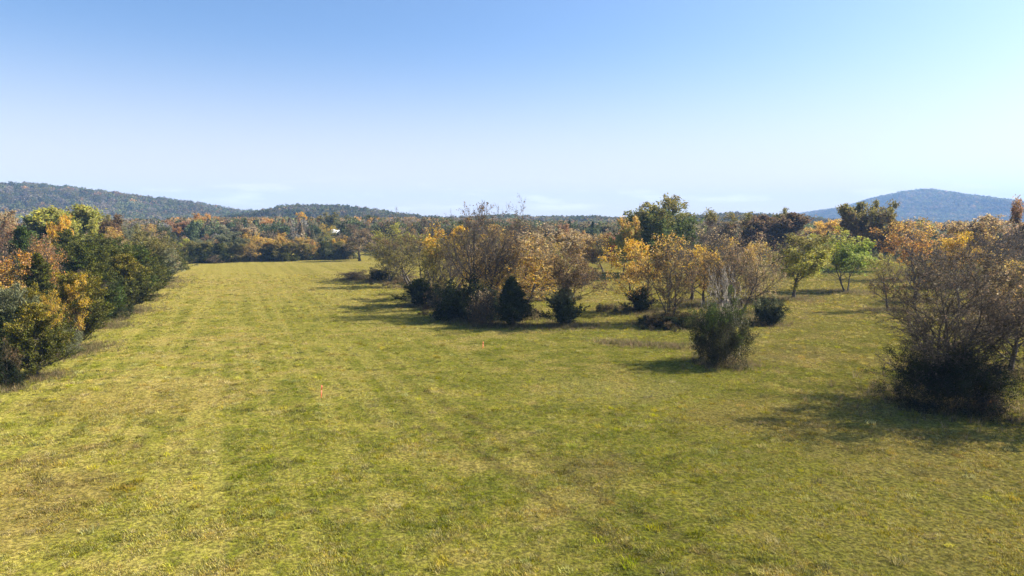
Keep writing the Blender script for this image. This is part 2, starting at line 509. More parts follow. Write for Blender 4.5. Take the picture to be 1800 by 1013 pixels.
class Acc:
    def __init__(self): self.V, self.P, self.M, self.n = [], [], [], 0
    def add(self, V, q, m=0):
        self.V.append(V); self.P.append(q + self.n); self.M.append(np.full(len(q), m)); self.n += len(V)
    def mesh(self, name, mats, T=None, sm=False):
        V = np.concatenate(self.V)
        if T is not None: V = V * T
        quads = [p for p in self.P]
        return mesh_np(name, V, quads, mats, np.concatenate(self.M), sm)

def grow_deciduous(seed, H, W, base=0.18, trunks=1, leaves=8000, lsize=0.3, twigs=5, lean=(0, 0), clump=0.35, nl=16, n2=8, n3=6,
                   upright=0.25, spread_t=0.35, droop=0.0, twig_mat=None, leaf_bias=0.0, trunk_r=0.018, flat=1.0, dome=False):
    rg = np.random.default_rng(seed)
    K = 9
    tr = np.empty((trunks, K, 3)); rad = np.empty((trunks, K))
    for k in range(trunks):
        a = 2.4 * k + rg.random() * 6.28
        off = 0.0 if trunks == 1 else H * 0.018 * math.sqrt(trunks)
        p = np.array([math.cos(a) * off, math.sin(a) * off, -0.15])
        d = unit(np.array([math.cos(a) * (spread_t if trunks > 1 else 0.04) + lean[0], math.sin(a) * (spread_t if trunks > 1 else 0.04) + lean[1], 1.0]))
        hh = H * (0.86 if k == 0 else rg.uniform(0.6, 0.85))
        if dome and k:
            sp_ = rg.uniform(0.1, 2.2)
            d = unit(np.array([math.cos(a) * sp_, math.sin(a) * sp_, 1.0]))
            hh = H * (0.85 - 0.14 * sp_) * rg.uniform(0.8, 1.05)
        tr[k, 0] = p
        for s in range(1, K):
            d = unit(d + np.array([0, 0, 0.08]) + rg.normal(0, 0.10, 3) * np.array([1, 1, 0.3]))
            tr[k, s] = tr[k, s - 1] + d * hh / (K - 1)
        r = H * trunk_r * (1.0 if trunks == 1 else 0.75 / math.sqrt(trunks) + 0.15)
        prof = np.linspace(1, 0.12, K) ** 0.9; prof[0] *= 1.5
        rad[k] = r * prof
    env = lambda t: W * 0.5 * np.sqrt(np.clip(1 - ((t - (base + 0.35 * (1 - base))) / (1.0 - (base * 0.6))) ** 2 * flat, 0.06, 1))
    l1, r1, t1 = grow(rg, tr, rad, nl, base, 0.99, (0.65, 1.15), None, upright * 0.5 - droop, 0.14, 6, 0.6, abslen=env)
    l2, r2, _ = grow(rg, l1, r1, n2, 0.22, 1.0, (0.45, 1.0), lambda t: 0.5 - 0.22 * t, upright * 0.3 - droop, 0.16, 4, 0.6)
    l3, r3, _ = grow(rg, l2, r2, n3, 0.2, 1.0, (0.4, 1.0), lambda t: 0.55 - 0.2 * t, upright * 0.3 - droop, 0.18, 3, 0.65)
    trunk, crown = Acc(), Acc()
    trunk.add(*tubes(tr, rad, 8)); trunk.add(*tubes(l1, np.maximum(r1, 0.012), 5))
    crown.add(*tubes(l2, np.maximum(r2, 0.009), 4), 0)
    crown.add(*tubes(l3, np.maximum(r3, 0.006), 3), 0)
    src = l3
    if twigs:
        l4, r4, _ = grow(rg, l3, r3, twigs, 0.15, 1.0, (0.35, 0.95), lambda t: 0.75 - 0.2 * t, 0.08 - droop, 0.15, 2, 0.8)
        crown.add(*cones(l4, np.maximum(r4, 0.008)), 0)
        src = l4
    if leaves:
        # leaf clumps: some branches carry far more leaves than others
        w = rg.random(len(l2)) ** 1.5 + 0.15
        if leaf_bias: w = w * np.clip((l2[:, -1, 2] / H - 0.35) * leaf_bias + 0.3, 0.05, None)
        per = len(src) // len(l2)
        ww = np.repeat(w, per); ww = ww / ww.sum()
        i = rg.choice(len(src), leaves, p=ww)
        t = rg.uniform(0.2, 1.05, leaves)[:, None]
        c = src[i, 0] * (1 - t) + src[i, -1] * t + rg.normal(0, clump * 0.5, (leaves, 3))
        crown.add(*leaf_quads(rg, c, lsize, 0.62), 1)
    allv = np.concatenate(crown.V)
    xy = np.percentile(np.hypot(allv[:, 0] - allv[:, 0].mean(), allv[:, 1] - allv[:, 1].mean()), 91)
    zt = np.percentile(allv[:, 2], 99.7)
    S = np.array([W * 0.5 / xy, W * 0.5 / xy, H / zt])
    return (trunk.mesh('trunk', [M_BARK], S, True), crown.mesh('crown', [twig_mat or M_TWIG, M_LEAF], S), H, W)

def grow_cedar(seed, H, W, leaves=27000, lsize=0.2, shape=0.75, low=0.06, n1=80, ragged=0.0):
    rg = np.random.default_rng(seed)
    K = 7
    tr = np.zeros((1, K, 3)); tr[0, :, 2] = np.linspace(-0.1, H * 0.96, K)
    tr[0, 1:, :2] += np.cumsum(rg.normal(0, 0.012 * H, (K - 1, 2)), 0)
    rad = (H * 0.02 * np.linspace(1, 0.08, K))[None]
    def env(t):
        e = np.clip(1.02 - t, 0, 1) ** shape * np.clip((t + 0.10) / 0.24, 0, 1) ** 0.6
        return W * 0.5 * (e + 0.03) * 1.15
    l1, r1, t1 = grow(rg, tr, rad, n1, low, 0.99, (0.75, 1.25), None, 0.16, 0.10, 5, 0.4, abslen=env)
    if ragged:
        s = rg.uniform(1 - ragged, 1 + ragged * 0.6, len(l1))[:, None, None]
        l1 = l1[:, :1] + (l1 - l1[:, :1]) * s
    l2, r2, _ = grow(rg, l1, r1, 9, 0.15, 1.0, (0.4, 1.0), lambda t: 0.42 - 0.15 * t, 0.18, 0.16, 3, 0.6)
    trunk, crown = Acc(), Acc()
    trunk.add(*tubes(tr, rad, 8)); trunk.add(*tubes(l1, np.maximum(r1, 0.01), 4))
    crown.add(*tubes(l2, np.maximum(r2, 0.007), 3), 0)
    w = np.linalg.norm(l2[:, -1] - l2[:, 0], axis=1) * (rg.random(len(l2)) * 0.9 + 0.3); w /= w.sum()
    i = rg.choice(len(l2), leaves, p=w)
    t = rg.uniform(0.0, 1.1, leaves)[:, None]
    c = l2[i, 0] * (1 - t) + l2[i, -1] * t + rg.normal(0, 0.10, (leaves, 3))
    d = unit(l2[i, -1] - l2[i, 0]) + np.array([0, 0, 0.55])
    crown.add(*leaf_quads(rg, c, lsize, 0.42, d, 0.45), 1)
    allv = np.concatenate(crown.V)
    xy = np.percentile(np.hypot(allv[:, 0], allv[:, 1]), 93)
    S = np.array([W * 0.5 / xy, W * 0.5 / xy, H / np.percentile(allv[:, 2], 99.9)])
    return (trunk.mesh('trunk', [M_BARK], S, True), crown.mesh('crown', [M_TWIG, M_CEDAR], S), H, W)

def grow_shrub(seed, H, W, leaves=9000, lsize=0.28, stems=9, twig_mat=None, mat=None):
    return grow_deciduous(seed, H, W, base=0.05, trunks=stems, leaves=leaves, lsize=lsize, twigs=4, nl=7, n2=6, n3=5,
                          spread_t=0.8, upright=0.15, clump=0.3, twig_mat=twig_mat, trunk_r=0.016, dome=True)

PROTO = {}
def proto(kind, var):
    k = (kind, var)
    if k in PROTO: return PROTO[k]
    D, s = grow_deciduous, 1000 + 37 * var
    if kind == 'cedar':
        p = {0: lambda: grow_cedar(11, 9, 6, shape=0.62), 1: lambda: grow_cedar(12, 10, 7.5, 33000, shape=0.5, ragged=0.25),
             2: lambda: grow_cedar(13, 11, 6, shape=0.8, ragged=0.15), 3: lambda: grow_cedar(14, 10, 8, 35000, shape=0.42, ragged=0.3),
             10: lambda: grow_cedar(15, 8, 4.2, 24000, 0.2, shape=0.95, n1=130), 11: lambda: grow_cedar(16, 6, 4.2, 9000, 0.26, shape=0.8, ragged=0.4)}[var]()
    elif kind == 'leafy':
        if var == 10: p = D(s, 21, 23, 0.22, 2, 26000, 0.62, 3, clump=0.7, nl=15, n2=8, n3=6, spread_t=0.25)
        elif var == 11: p = D(s, 13, 11, 0.30, 3, 16000, 0.30, 4, clump=0.3, nl=10, spread_t=0.28)
        else: p = D(s, 15, 12, (0.18, 0.25, 0.15, 0.3)[var], (1, 2, 1, 2)[var], 15000, 0.46, 3, clump=0.55, nl=(18, 11, 20, 11)[var], flat=(1, .8, .6, 1)[var])
    elif kind == 'sparse':
        q = {0: dict(trunks=1, leaves=5200), 1: dict(trunks=2, leaves=4500, nl=11), 2: dict(trunks=3, leaves=5200, nl=9),
             10: dict(trunks=2, leaves=8500, nl=12), 11: dict(trunks=2, leaves=8500, nl=12, leaf_bias=1.5), 12: dict(trunks=2, leaves=7000, nl=12, lean=(0.12, 0)),
             13: dict(trunks=2, leaves=6000, nl=13, base=0.4, spread_t=0.12), 14: dict(trunks=1, leaves=900),
             15: dict(trunks=2, leaves=8500, nl=12, droop=0.05, leaf_bias=0.8, spread_t=0.4), 16: dict(trunks=5, leaves=5500, nl=8, spread_t=0.12),
             17: dict(trunks=1, leaves=17000, nl=20, base=0.28), 18: dict(trunks=1, leaves=3500, lean=(-0.25, 0)),
             19: dict(trunks=3, leaves=7000, nl=17, n2=10, n3=8, twigs=7, lsize=0.13, base=0.12, droop=0.03, spread_t=0.4),
             20: dict(trunks=2, leaves=8000, nl=12, n2=9, n3=7, twigs=6, lsize=0.16, base=0.2)}[var]
        q.setdefault('lsize', 0.23); q.setdefault('twigs', 5)
        p = D(2000 + 41 * var, 12, 9, **q)
    elif kind == 'bare':
        q = {0: dict(trunks=2, leaves=700, nl=12), 1: dict(trunks=1, leaves=500, nl=20), 2: dict(trunks=3, leaves=600, nl=9),
             10: dict(trunks=1, leaves=700, nl=18, base=0.3), 11: dict(trunks=4, leaves=1800, nl=9, upright=0.5, spread_t=0.28, base=0.3, trunk_r=0.03),
             12: dict(trunks=4, leaves=4500, nl=14, spread_t=0.5, base=0.12)}[var]
        p = D(3000 + 43 * var, 13, 10, lsize=0.22, twigs=6, **{**dict(upright=0.4, trunk_r=0.022), **q})
    elif kind == 'shrub':
        if var == 11: p = grow_shrub(4411, 6, 9, 46000, 0.13, 20, M_DARKTWIG)
        elif var == 10: p = grow_shrub(4410, 6.5, 6, 34000, 0.14, 16, M_DARKTWIG)
        else: p = grow_shrub(4000 + var, 3.5, 4, 15000, 0.16, (5, 6, 7)[var], M_DARKTWIG)
    else:
        p = grow_shrub(5000 + var, 3.5, 4, 1500 if var < 2 else 150, 0.2, (9, 12)[var] if var < 2 else 5, M_PALE if var == 2 else None)
    PROTO[k] = p
    return p

COLORS = {
    'cedar': (0.062, 0.076, 0.019), 'cedar_dark': (0.027, 0.036, 0.014), 'bushgreen': (0.055, 0.055, 0.024), 'cedar_olive': (0.10, 0.102, 0.017), 'cedar_yel': (0.19, 0.155, 0.02),
    'cedar_green': (0.058, 0.085, 0.017), 'green': (0.09, 0.12, 0.03), 'greenoak': (0.085, 0.11, 0.03), 'greenlime': (0.24, 0.30, 0.05), 'ygreen': (0.36, 0.34, 0.06),
    'lime': (0.42, 0.42, 0.04), 'olive': (0.21, 0.18, 0.05), 'gold': (0.48, 0.31, 0.065), 'yellow': (0.62, 0.40, 0.03), 'yelloworange': (0.62, 0.38, 0.03),
    'orange': (0.50, 0.26, 0.05), 'russet': (0.32, 0.18, 0.085), 'tan': (0.37, 0.27, 0.14), 'brown': (0.16, 0.105, 0.05), 'purplebrown': (0.12, 0.08, 0.055),
    'graybrown': (0.14, 0.105, 0.075), 'graygreen': (0.17, 0.175, 0.09), 'darkgreen': (0.105, 0.115, 0.045), 'red': (0.26, 0.05, 0.03), 'paletwig': (0.3, 0.26, 0.2),
}
CAT = {'thicket': 'bush', 'shrub': 'bush', 'bare_shrub': 'bush'}

TREES = [
    ('shrub', 'shrub', 2, -41.9, 55.3, 3.9, 3.1, 'cedar_dark', 'brown', 'dark brown-green shrub at the near left end of the hedgerow', 'trees and shrubs of the long hedgerow'),
    ('cedar_tree', 'cedar', 0, -42.3, 59.9, 6.6, 5.1, 'cedar_olive', 'cedar_yel', 'short olive cedar at the near end of the hedgerow, beside the dark shrub', 'trees and shrubs of the long hedgerow'),
    ('shrub', 'shrub', 0, -47.4, 70.7, 3.3, 3.8, 'graygreen', None, 'grey-green rounded shrub between two cedars at the near end of the hedgerow', 'trees and shrubs of the long hedgerow'),
    ('cedar_tree', 'cedar', 1, -48.1, 74.7, 8.5, 6.7, 'cedar_olive', 'cedar_yel', 'big olive cedar bordering the field, with yellow sprigs in its side', 'trees and shrubs of the long hedgerow'),
    ('cedar_tree', 'cedar', 2, -54.7, 80, 10.2, 6.3, 'cedar', 'cedar_olive', 'dark pointed cedar right in front of the orange-red tree', 'trees and shrubs of the long hedgerow'),
    ('cedar_tree', 'cedar', 3, -49.0, 66, 7.8, 5.5, 'cedar', 'graygreen', 'broad dull cedar under the gold tree at the left edge', 'trees and shrubs of the long hedgerow'),
    ('autumn_tree', 'sparse', 0, -47.1, 73, 8.2, 2.6, 'yellow', None, 'small bright yellow sapling growing out of the big olive cedar', 'trees and shrubs of the long hedgerow'),
    ('autumn_tree', 'sparse', 1, -46.4, 69, 6.9, 1.9, 'yellow', None, 'small thin yellow sapling left of the brighter one among the cedars', 'trees and shrubs of the long hedgerow'),
    ('bare_tree', 'bare', 0, -56.1, 92.6, 8.3, 6.5, 'graybrown', None, 'leafless grey-brown tree with fanned branches standing between hedgerow cedars', 'trees and shrubs of the long hedgerow'),
    ('shrub', 'shrub', 1, -57.9, 99.0, 4.0, 3.3, 'cedar', 'cedar_olive', 'small dark shrub at the foot of the leafless hedgerow tree', 'trees and shrubs of the long hedgerow'),
    ('cedar_tree', 'cedar', 0, -61.7, 109.1, 8.9, 7.5, 'cedar_olive', 'cedar_yel', 'olive-gold cedar bordering the field just past the leafless tree', 'trees and shrubs of the long hedgerow'),
    ('cedar_tree', 'cedar', 3, -65.3, 112, 10.3, 9.4, 'cedar_green', 'cedar_olive', 'large mid-green cedar set back behind the leafless hedgerow tree', 'trees and shrubs of the long hedgerow'),
    ('cedar_tree', 'cedar', 1, -70.8, 130.5, 8.8, 7.6, 'cedar_olive', 'cedar_yel', 'olive-brown cedar midway along the hedgerow bordering the field', 'trees and shrubs of the long hedgerow'),
    ('cedar_tree', 'cedar', 2, -77.6, 147.3, 7.5, 6.3, 'cedar', 'cedar_olive', 'dull green cedar at the kink of the hedgerow edge', 'trees and shrubs of the long hedgerow'),
    ('cedar_tree', 'cedar', 3, -80.3, 150, 11.4, 12.0, 'graygreen', 'olive', 'tall grey-olive cedar near the far end of the hedgerow', 'trees and shrubs of the long hedgerow'),
    ('bare_tree', 'sparse', 2, -83.4, 162, 10.4, 10.4, 'tan', 'olive', 'tan-tipped half bare tree near the far end of the hedgerow', 'trees and shrubs of the long hedgerow'),
    ('cedar_tree', 'cedar', 0, -92.3, 182.3, 8.2, 8.2, 'cedar_olive', 'cedar_yel', 'yellowish olive cedar next to last at the hedgerow far end', 'trees and shrubs of the long hedgerow'),
    ('shrub', 'shrub', 2, -101.9, 205.5, 6.2, 5.8, 'cedar', 'cedar_olive', 'dark green shrub closing the far end of the hedgerow', 'trees and shrubs of the long hedgerow'),
    ('cedar_tree', 'cedar', 3, -50.1, 70, 7.5, 5.6, 'cedar_olive', 'cedar_yel', 'yellow-olive cedar right beside the broad dull cedar near the left edge', 'trees and shrubs of the long hedgerow'),
    ('cedar_tree', 'cedar', 0, -56.6, 92, 8.5, 6.0, 'cedar_green', 'cedar_olive', 'green cedar directly behind the big olive cedar', 'trees and shrubs of the long hedgerow'),
    ('cedar_tree', 'cedar', 2, -61.5, 104, 9.8, 6.8, 'cedar', 'cedar_olive', 'tall green cedar directly behind the leafless hedgerow tree', 'trees and shrubs of the long hedgerow'),
    ('cedar_tree', 'cedar', 1, -69.0, 124, 10.1, 8.8, 'cedar_olive', 'cedar_green', 'green-olive cedar behind the olive-gold one midway along the hedgerow', 'trees and shrubs of the long hedgerow'),
    ('cedar_tree', 'cedar', 0, -89.4, 172, 9.7, 9.6, 'cedar_olive', 'olive', 'olive cedar left of the tan-tipped half bare tree', 'trees and shrubs of the long hedgerow'),
    ('cedar_tree', 'cedar', 3, -104.2, 208, 8.8, 7.8, 'cedar', 'cedar_olive', 'last dark olive cedar at the far end of the hedgerow', 'trees and shrubs of the long hedgerow'),
    ('autumn_tree', 'sparse', 0, -58.3, 78, 10.3, 5.5, 'gold', 'orange', 'gold-leaved tree at the left edge above the cedars', 'trees in the wood behind the hedgerow'),
    ('autumn_tree', 'sparse', 1, -63.1, 92, 12.1, 5.1, 'orange', 'russet', 'orange-red tree standing above the near hedgerow cedars', 'trees in the wood behind the hedgerow'),
    ('cedar_tree', 'cedar', 1, -70.5, 112, 11.0, 10.5, 'cedar_green', 'cedar_olive', 'wide green cedar right of the orange-red tree', 'trees in the wood behind the hedgerow'),
    ('cedar_tree', 'cedar', 2, -84.1, 128, 12.8, 8.4, 'cedar_green', 'cedar_olive', 'green cedar directly below the bright orange-yellow crown', 'trees in the wood behind the hedgerow'),
    ('cedar_tree', 'cedar', 0, -83.9, 118, 13.3, 6.2, 'cedar_green', None, 'dark green cedar left of the orange-red tree', 'trees in the wood behind the hedgerow'),
    ('cedar_tree', 'cedar', 3, -83.7, 138, 11.8, 12.4, 'cedar_green', 'cedar_olive', 'green cedar mass in front of the russet-brown tree', 'trees in the wood behind the hedgerow'),
    ('bare_tree', 'bare', 1, -88.5, 120, 13.2, 9.0, 'graybrown', None, 'leafless grey tree at the left edge behind the gold tree', 'trees in the wood behind the hedgerow'),
    ('bare_tree', 'bare', 2, -74.2, 104, 11.5, 7.8, 'graybrown', 'tan', 'low leafless grey tree between gold and orange-red trees', 'trees in the wood behind the hedgerow'),
    ('autumn_tree', 'leafy', 1, -117.8, 165, 16.6, 12.3, 'russet', 'tan', 'broad russet tree left of the tall green one', 'trees in the wood behind the hedgerow'),
    ('broadleaf_tree', 'leafy', 0, -112.5, 170, 18.4, 14.9, 'green', 'ygreen', 'tall green broadleaf crown rising above the hedgerow', 'trees in the wood behind the hedgerow'),
    ('autumn_tree', 'leafy', 2, -100.3, 150, 15.7, 4.2, 'yellow', 'yelloworange', 'bright orange-yellow crown in front of the tall green tree', 'trees in the wood behind the hedgerow'),
    ('broadleaf_tree', 'leafy', 3, -101.4, 160, 15.1, 7.9, 'ygreen', None, 'yellow-green crown on the right shoulder of the tall green tree', 'trees in the wood behind the hedgerow'),
    ('autumn_tree', 'leafy', 2, -115.4, 190, 16.3, 9.7, 'russet', 'brown', 'russet-brown crown just right of the yellow-green one', 'trees in the wood behind the hedgerow'),
    ('broadleaf_tree', 'leafy', 1, -132.0, 230, 16.7, 12.8, 'graygreen', 'olive', 'grey-green crown right of the russet-brown one', 'trees in the wood behind the hedgerow'),
    ('bare_tree', 'sparse', 0, -101.6, 175, 13.1, 8.6, 'tan', 'gold', 'tan half bare tree in front of the grey-green crown', 'trees in the wood behind the hedgerow'),
    ('autumn_tree', 'sparse', 2, -127.3, 170, 17.1, 8.0, 'olive', 'gold', 'olive-gold crown cut by the left picture edge', 'trees in the wood behind the hedgerow'),
    ('cedar_tree', 'cedar', 3, -116.6, 215, 12.3, 9.2, 'darkgreen', 'olive', 'dark olive crown behind the far end of the hedgerow', 'trees in the wood behind the hedgerow'),
    ('cedar_tree', 'cedar', 1, -133.3, 262, 13.3, 9.8, 'darkgreen', None, 'very dark cedar left of the lime-yellow tree', 'trees in the wood behind the hedgerow'),
    ('autumn_tree', 'sparse', 1, -136.5, 255, 13.7, 10.9, 'tan', 'gold', 'small tan tree above the dark olive crown', 'trees in the wood behind the hedgerow'),
    ('autumn_tree', 'leafy', 1, -129.1, 268, 8.4, 7.1, 'lime', 'lime', 'lime-yellow crown at the far left corner of the field', 'trees lining the far end of the field'),
    ('cedar_tree', 'cedar', 3, -114.7, 242.6, 6.7, 7.7, 'cedar', 'cedar_olive', 'dark cedar at the far left corner of the field', 'trees lining the far end of the field'),
    ('broadleaf_tree', 'leafy', 0, -113.0, 246.3, 8.0, 8.4, 'cedar', 'olive', 'dark olive crown beside the corner cedar', 'trees lining the far end of the field'),
    ('shrub', 'shrub', 1, -110.5, 246.3, 3.9, 4.6, 'cedar', None, 'low dark bush right of the dark olive crown', 'trees lining the far end of the field'),
    ('thicket', 'thicket', 1, -107.2, 246.3, 3.1, 5.1, 'tan', None, 'pale tan bush in the gap of the far treeline', 'trees lining the far end of the field'),
    ('broadleaf_tree', 'leafy', 3, -119.5, 272, 8.3, 11.6, 'darkgreen', 'graygreen', 'grey-green tree with bare pale stems above the tan bush', 'trees lining the far end of the field'),
    ('cedar_tree', 'cedar', 2, -105.3, 250.1, 7.1, 7.9, 'cedar', 'cedar_olive', 'dark spreading cedar right of the tan bush', 'trees lining the far end of the field'),
    ('broadleaf_tree', 'leafy', 2, -113.5, 275, 11.0, 12.3, 'darkgreen', 'graygreen', 'tall dark green crown behind the spreading cedar', 'trees lining the far end of the field'),
    ('broadleaf_tree', 'leafy', 1, -101.5, 254.0, 8.7, 8.1, 'olive', 'graygreen', 'olive-green round crown right of the spreading cedar', 'trees lining the far end of the field'),
    ('autumn_tree', 'sparse', 2, -97.2, 254.0, 10.6, 9.2, 'gold', 'yelloworange', 'golden-olive tree with thin pale trunk in the far treeline', 'trees lining the far end of the field'),
    ('broadleaf_tree', 'sparse', 0, -95.1, 258.1, 7.7, 7.7, 'graygreen', None, 'grey thin-leaved tree left of the black-green cedar', 'trees lining the far end of the field'),
    ('cedar_tree', 'cedar', 0, -91.2, 258.1, 5.6, 7.2, 'cedar_dark', 'cedar', 'black-green cedar in the middle of the far treeline', 'trees lining the far end of the field'),
    ('autumn_tree', 'leafy', 0, -97.3, 272, 8.8, 9.9, 'olive', 'gold', 'olive-gold crown directly above the black-green cedar', 'trees lining the far end of the field'),
    ('autumn_tree', 'leafy', 2, -88.3, 262.2, 8.5, 10.1, 'olive', 'gold', 'wide olive-gold tree right of the black-green cedar', 'trees lining the far end of the field'),
    ('autumn_tree', 'leafy', 3, -83.1, 262.2, 9.4, 10.6, 'olive', 'gold', 'tallest olive-gold tree in the front of the far treeline', 'trees lining the far end of the field'),
    ('shrub', 'shrub', 0, -84.3, 258.1, 4.3, 6.3, 'cedar_olive', None, 'dark bush under the two olive-gold trees', 'trees lining the far end of the field'),
    ('autumn_tree', 'sparse', 1, -78.4, 266.6, 8.0, 9.1, 'gold', 'orange', 'brownish gold tree left of the small cedar', 'trees lining the far end of the field'),
    ('shrub', 'shrub', 2, -80.9, 266.6, 4.0, 6.0, 'cedar', 'olive', 'dark bush at the foot of the brownish gold tree', 'trees lining the far end of the field'),
    ('cedar_tree', 'cedar', 1, -74.8, 271.0, 7.4, 6.1, 'cedar', 'cedar_olive', 'small pointed cedar below the white-roofed shed', 'trees lining the far end of the field'),
    ('shrub', 'shrub', 1, -70.9, 271.0, 4.7, 6.6, 'cedar', 'graygreen', 'dark bush between the small cedar and the round tree', 'trees lining the far end of the field'),
    ('broadleaf_tree', 'leafy', 0, -65.7, 275.6, 7.1, 10.0, 'darkgreen', 'olive', 'round dark tree on a slim trunk, last in the far treeline', 'trees lining the far end of the field'),
    ('autumn_tree', 'leafy', 1, -74.5, 300, 9.0, 5.4, 'yelloworange', 'yellow', 'small yellow crown right of the white-roofed shed', 'trees lining the far end of the field'),
    ('bare_tree', 'sparse', 0, -58.5, 262, 14.1, 14.5, 'tan', 'graybrown', 'leaning half bare tan tree right of the white-roofed shed', 'trees lining the far end of the field'),
    ('autumn_tree', 'leafy', 0, -162.2, 330, 16.0, 12.0, 'orange', 'russet', 'orange crown above the lime-yellow one', 'autumn crowns in the wood beyond the field'),
    ('autumn_tree', 'leafy', 1, -169.1, 360, 17.4, 11.5, 'russet', 'orange', 'russet crown right of the leftmost orange one beyond the field', 'autumn crowns in the wood beyond the field'),
    ('broadleaf_tree', 'leafy', 3, -149.5, 330, 16.0, 15.5, 'graygreen', 'ygreen', 'pale grey-green crown under the tall orange one', 'autumn crowns in the wood beyond the field'),
    ('autumn_tree', 'leafy', 2, -158.3, 365, 19.8, 10.9, 'orange', 'orange', 'tall orange crown beyond the far left half of the field', 'autumn crowns in the wood beyond the field'),
    ('bare_tree', 'bare', 0, -135.2, 330, 16.0, 12.0, 'graybrown', None, 'leafless grey tree right of the tall orange crown', 'autumn crowns in the wood beyond the field'),
    ('autumn_tree', 'sparse', 2, -133.3, 345, 16.6, 13.2, 'russet', 'brown', 'russet-brown crown right of the leafless grey tree', 'autumn crowns in the wood beyond the field'),
    ('autumn_tree', 'leafy', 3, -128.9, 360, 17.4, 13.1, 'russet', 'orange', 'orange-brown crown above the middle of the far treeline', 'autumn crowns in the wood beyond the field'),
    ('autumn_tree', 'leafy', 0, -115.7, 310, 12.7, 11.9, 'gold', 'tan', 'tan-gold crown just over the golden-olive tree', 'autumn crowns in the wood beyond the field'),
    ('broadleaf_tree', 'leafy', 1, -114.4, 345, 16.1, 12.5, 'olive', 'russet', 'brown-olive crown left of the leafless purple-grey one', 'autumn crowns in the wood beyond the field'),
    ('autumn_tree', 'sparse', 0, -101.5, 300, 11.8, 9.6, 'yelloworange', 'gold', 'small yellow-orange crown above the wide olive-gold tree', 'autumn crowns in the wood beyond the field'),
    ('autumn_tree', 'leafy', 1, -119.5, 400, 21.1, 11.9, 'orange', 'yelloworange', 'brightest orange crown, poking above the wood left of the shed', 'autumn crowns in the wood beyond the field'),
    ('bare_tree', 'bare', 1, -96.8, 320, 15.4, 15.7, 'graybrown', 'tan', 'leafless purple-grey tree under the brightest orange crown', 'autumn crowns in the wood beyond the field'),
    ('broadleaf_tree', 'leafy', 2, -111.2, 400, 21.1, 11.1, 'darkgreen', 'olive', 'dark green crown right of the brightest orange one', 'autumn crowns in the wood beyond the field'),
    ('autumn_tree', 'sparse', 1, -91.5, 330, 14.3, 8.4, 'ygreen', 'yellow', 'yellow-green tree just left of the white-roofed shed', 'autumn crowns in the wood beyond the field'),
    ('broadleaf_tree', 'leafy', 3, -119.0, 480, 21.0, 15.4, 'brown', 'darkgreen', 'dark brown crown behind the white-roofed shed', 'autumn crowns in the wood beyond the field'),
    ('cedar_tree', 'cedar', 2, -146.7, 560, 17.7, 10.5, 'cedar_dark', None, 'narrow dark conifer right behind the white-roofed shed', 'autumn crowns in the wood beyond the field'),
    ('broadleaf_tree', 'leafy', 0, -90.2, 430, 19.9, 10.1, 'darkgreen', None, 'dark green crown above the leaning half bare tree', 'autumn crowns in the wood beyond the field'),
    ('autumn_tree', 'leafy', 2, -79.2, 400, 17.8, 14.5, 'russet', 'orange', 'russet crown behind the first tree of the central grove', 'autumn crowns in the wood beyond the field'),
    ('broadleaf_tree', 'sparse', 10, -30.0, 163.8, 13.9, 14.7, 'olive', 'ygreen', 'olive round-headed tree at the left end of the central grove', 'trees and shrubs of the central grove'),
    ('shrub', 'shrub', 1, -31.9, 167.2, 3.4, 5.3, 'cedar_dark', 'graybrown', 'dark low bush at the foot of the olive round-headed tree', 'trees and shrubs of the central grove'),
    ('thicket', 'thicket', 0, -39.8, 172.5, 2.5, 9.0, 'brown', None, 'brown brush with a fallen branch left of the central grove', 'trees and shrubs of the central grove'),
    ('bare_tree', 'bare', 2, -29.2, 178, 18.0, 11.4, 'graybrown', None, 'tall leafless tree with spiky top behind the yellow-topped tree', 'trees and shrubs of the central grove'),
    ('bare_tree', 'bare', 0, -21.8, 165, 16.9, 9.9, 'graybrown', None, 'leafless grey tree seen over the yellow-topped crown', 'trees and shrubs of the central grove'),
    ('autumn_tree', 'sparse', 11, -13.8, 117.1, 13.6, 10.0, 'olive', 'yelloworange', 'tree with a bright yellow-orange top in the central grove', 'trees and shrubs of the central grove'),
    ('cedar_tree', 'cedar', 11, -15.9, 116.3, 4.5, 5.4, 'cedar_dark', 'cedar', 'ragged dark evergreen under the left of the yellow-topped tree', 'trees and shrubs of the central grove'),
    ('bare_tree', 'bare', 10, -9.6, 111.4, 12.1, 4.8, 'graybrown', 'olive', 'slim straight leafless tree right of the yellow-topped one', 'trees and shrubs of the central grove'),
    ('autumn_tree', 'sparse', 14, -25.6, 160, 3.3, 4.4, 'brown', 'russet', 'thin brown sapling alone left of the evergreen bushes', 'trees and shrubs of the central grove'),
    ('bare_tree', 'bare', 11, -5.0, 103.5, 17.2, 12.8, 'graybrown', 'brown', 'tallest leafless tree with open spiky crown in the central grove', 'trees and shrubs of the central grove'),
    ('shrub', 'shrub', 2, -6.2, 97.8, 6.1, 7.7, 'cedar_dark', None, 'black-green evergreen mass under the tallest leafless tree', 'trees and shrubs of the central grove'),
    ('autumn_tree', 'sparse', 12, 0.3, 101.5, 13.4, 11.9, 'gold', 'tan', 'gold-brown leaning tree right of the tallest leafless one', 'trees and shrubs of the central grove'),
    ('thicket', 'thicket', 1, -3.4, 92.1, 5.0, 4.5, 'brown', 'tan', 'brown vine thicket between the black-green mass and the cone cedar', 'trees and shrubs of the central grove'),
    ('cedar_tree', 'cedar', 10, 0.3, 91.6, 6.6, 4.4, 'cedar_dark', None, 'dense cone-shaped dark cedar standing at the front of the grove', 'trees and shrubs of the central grove'),
    ('autumn_tree', 'sparse', 0, -2.3, 135, 13.6, 13.0, 'tan', 'gold', 'tan thin-leaved tree in the back of the central grove', 'trees and shrubs of the central grove'),
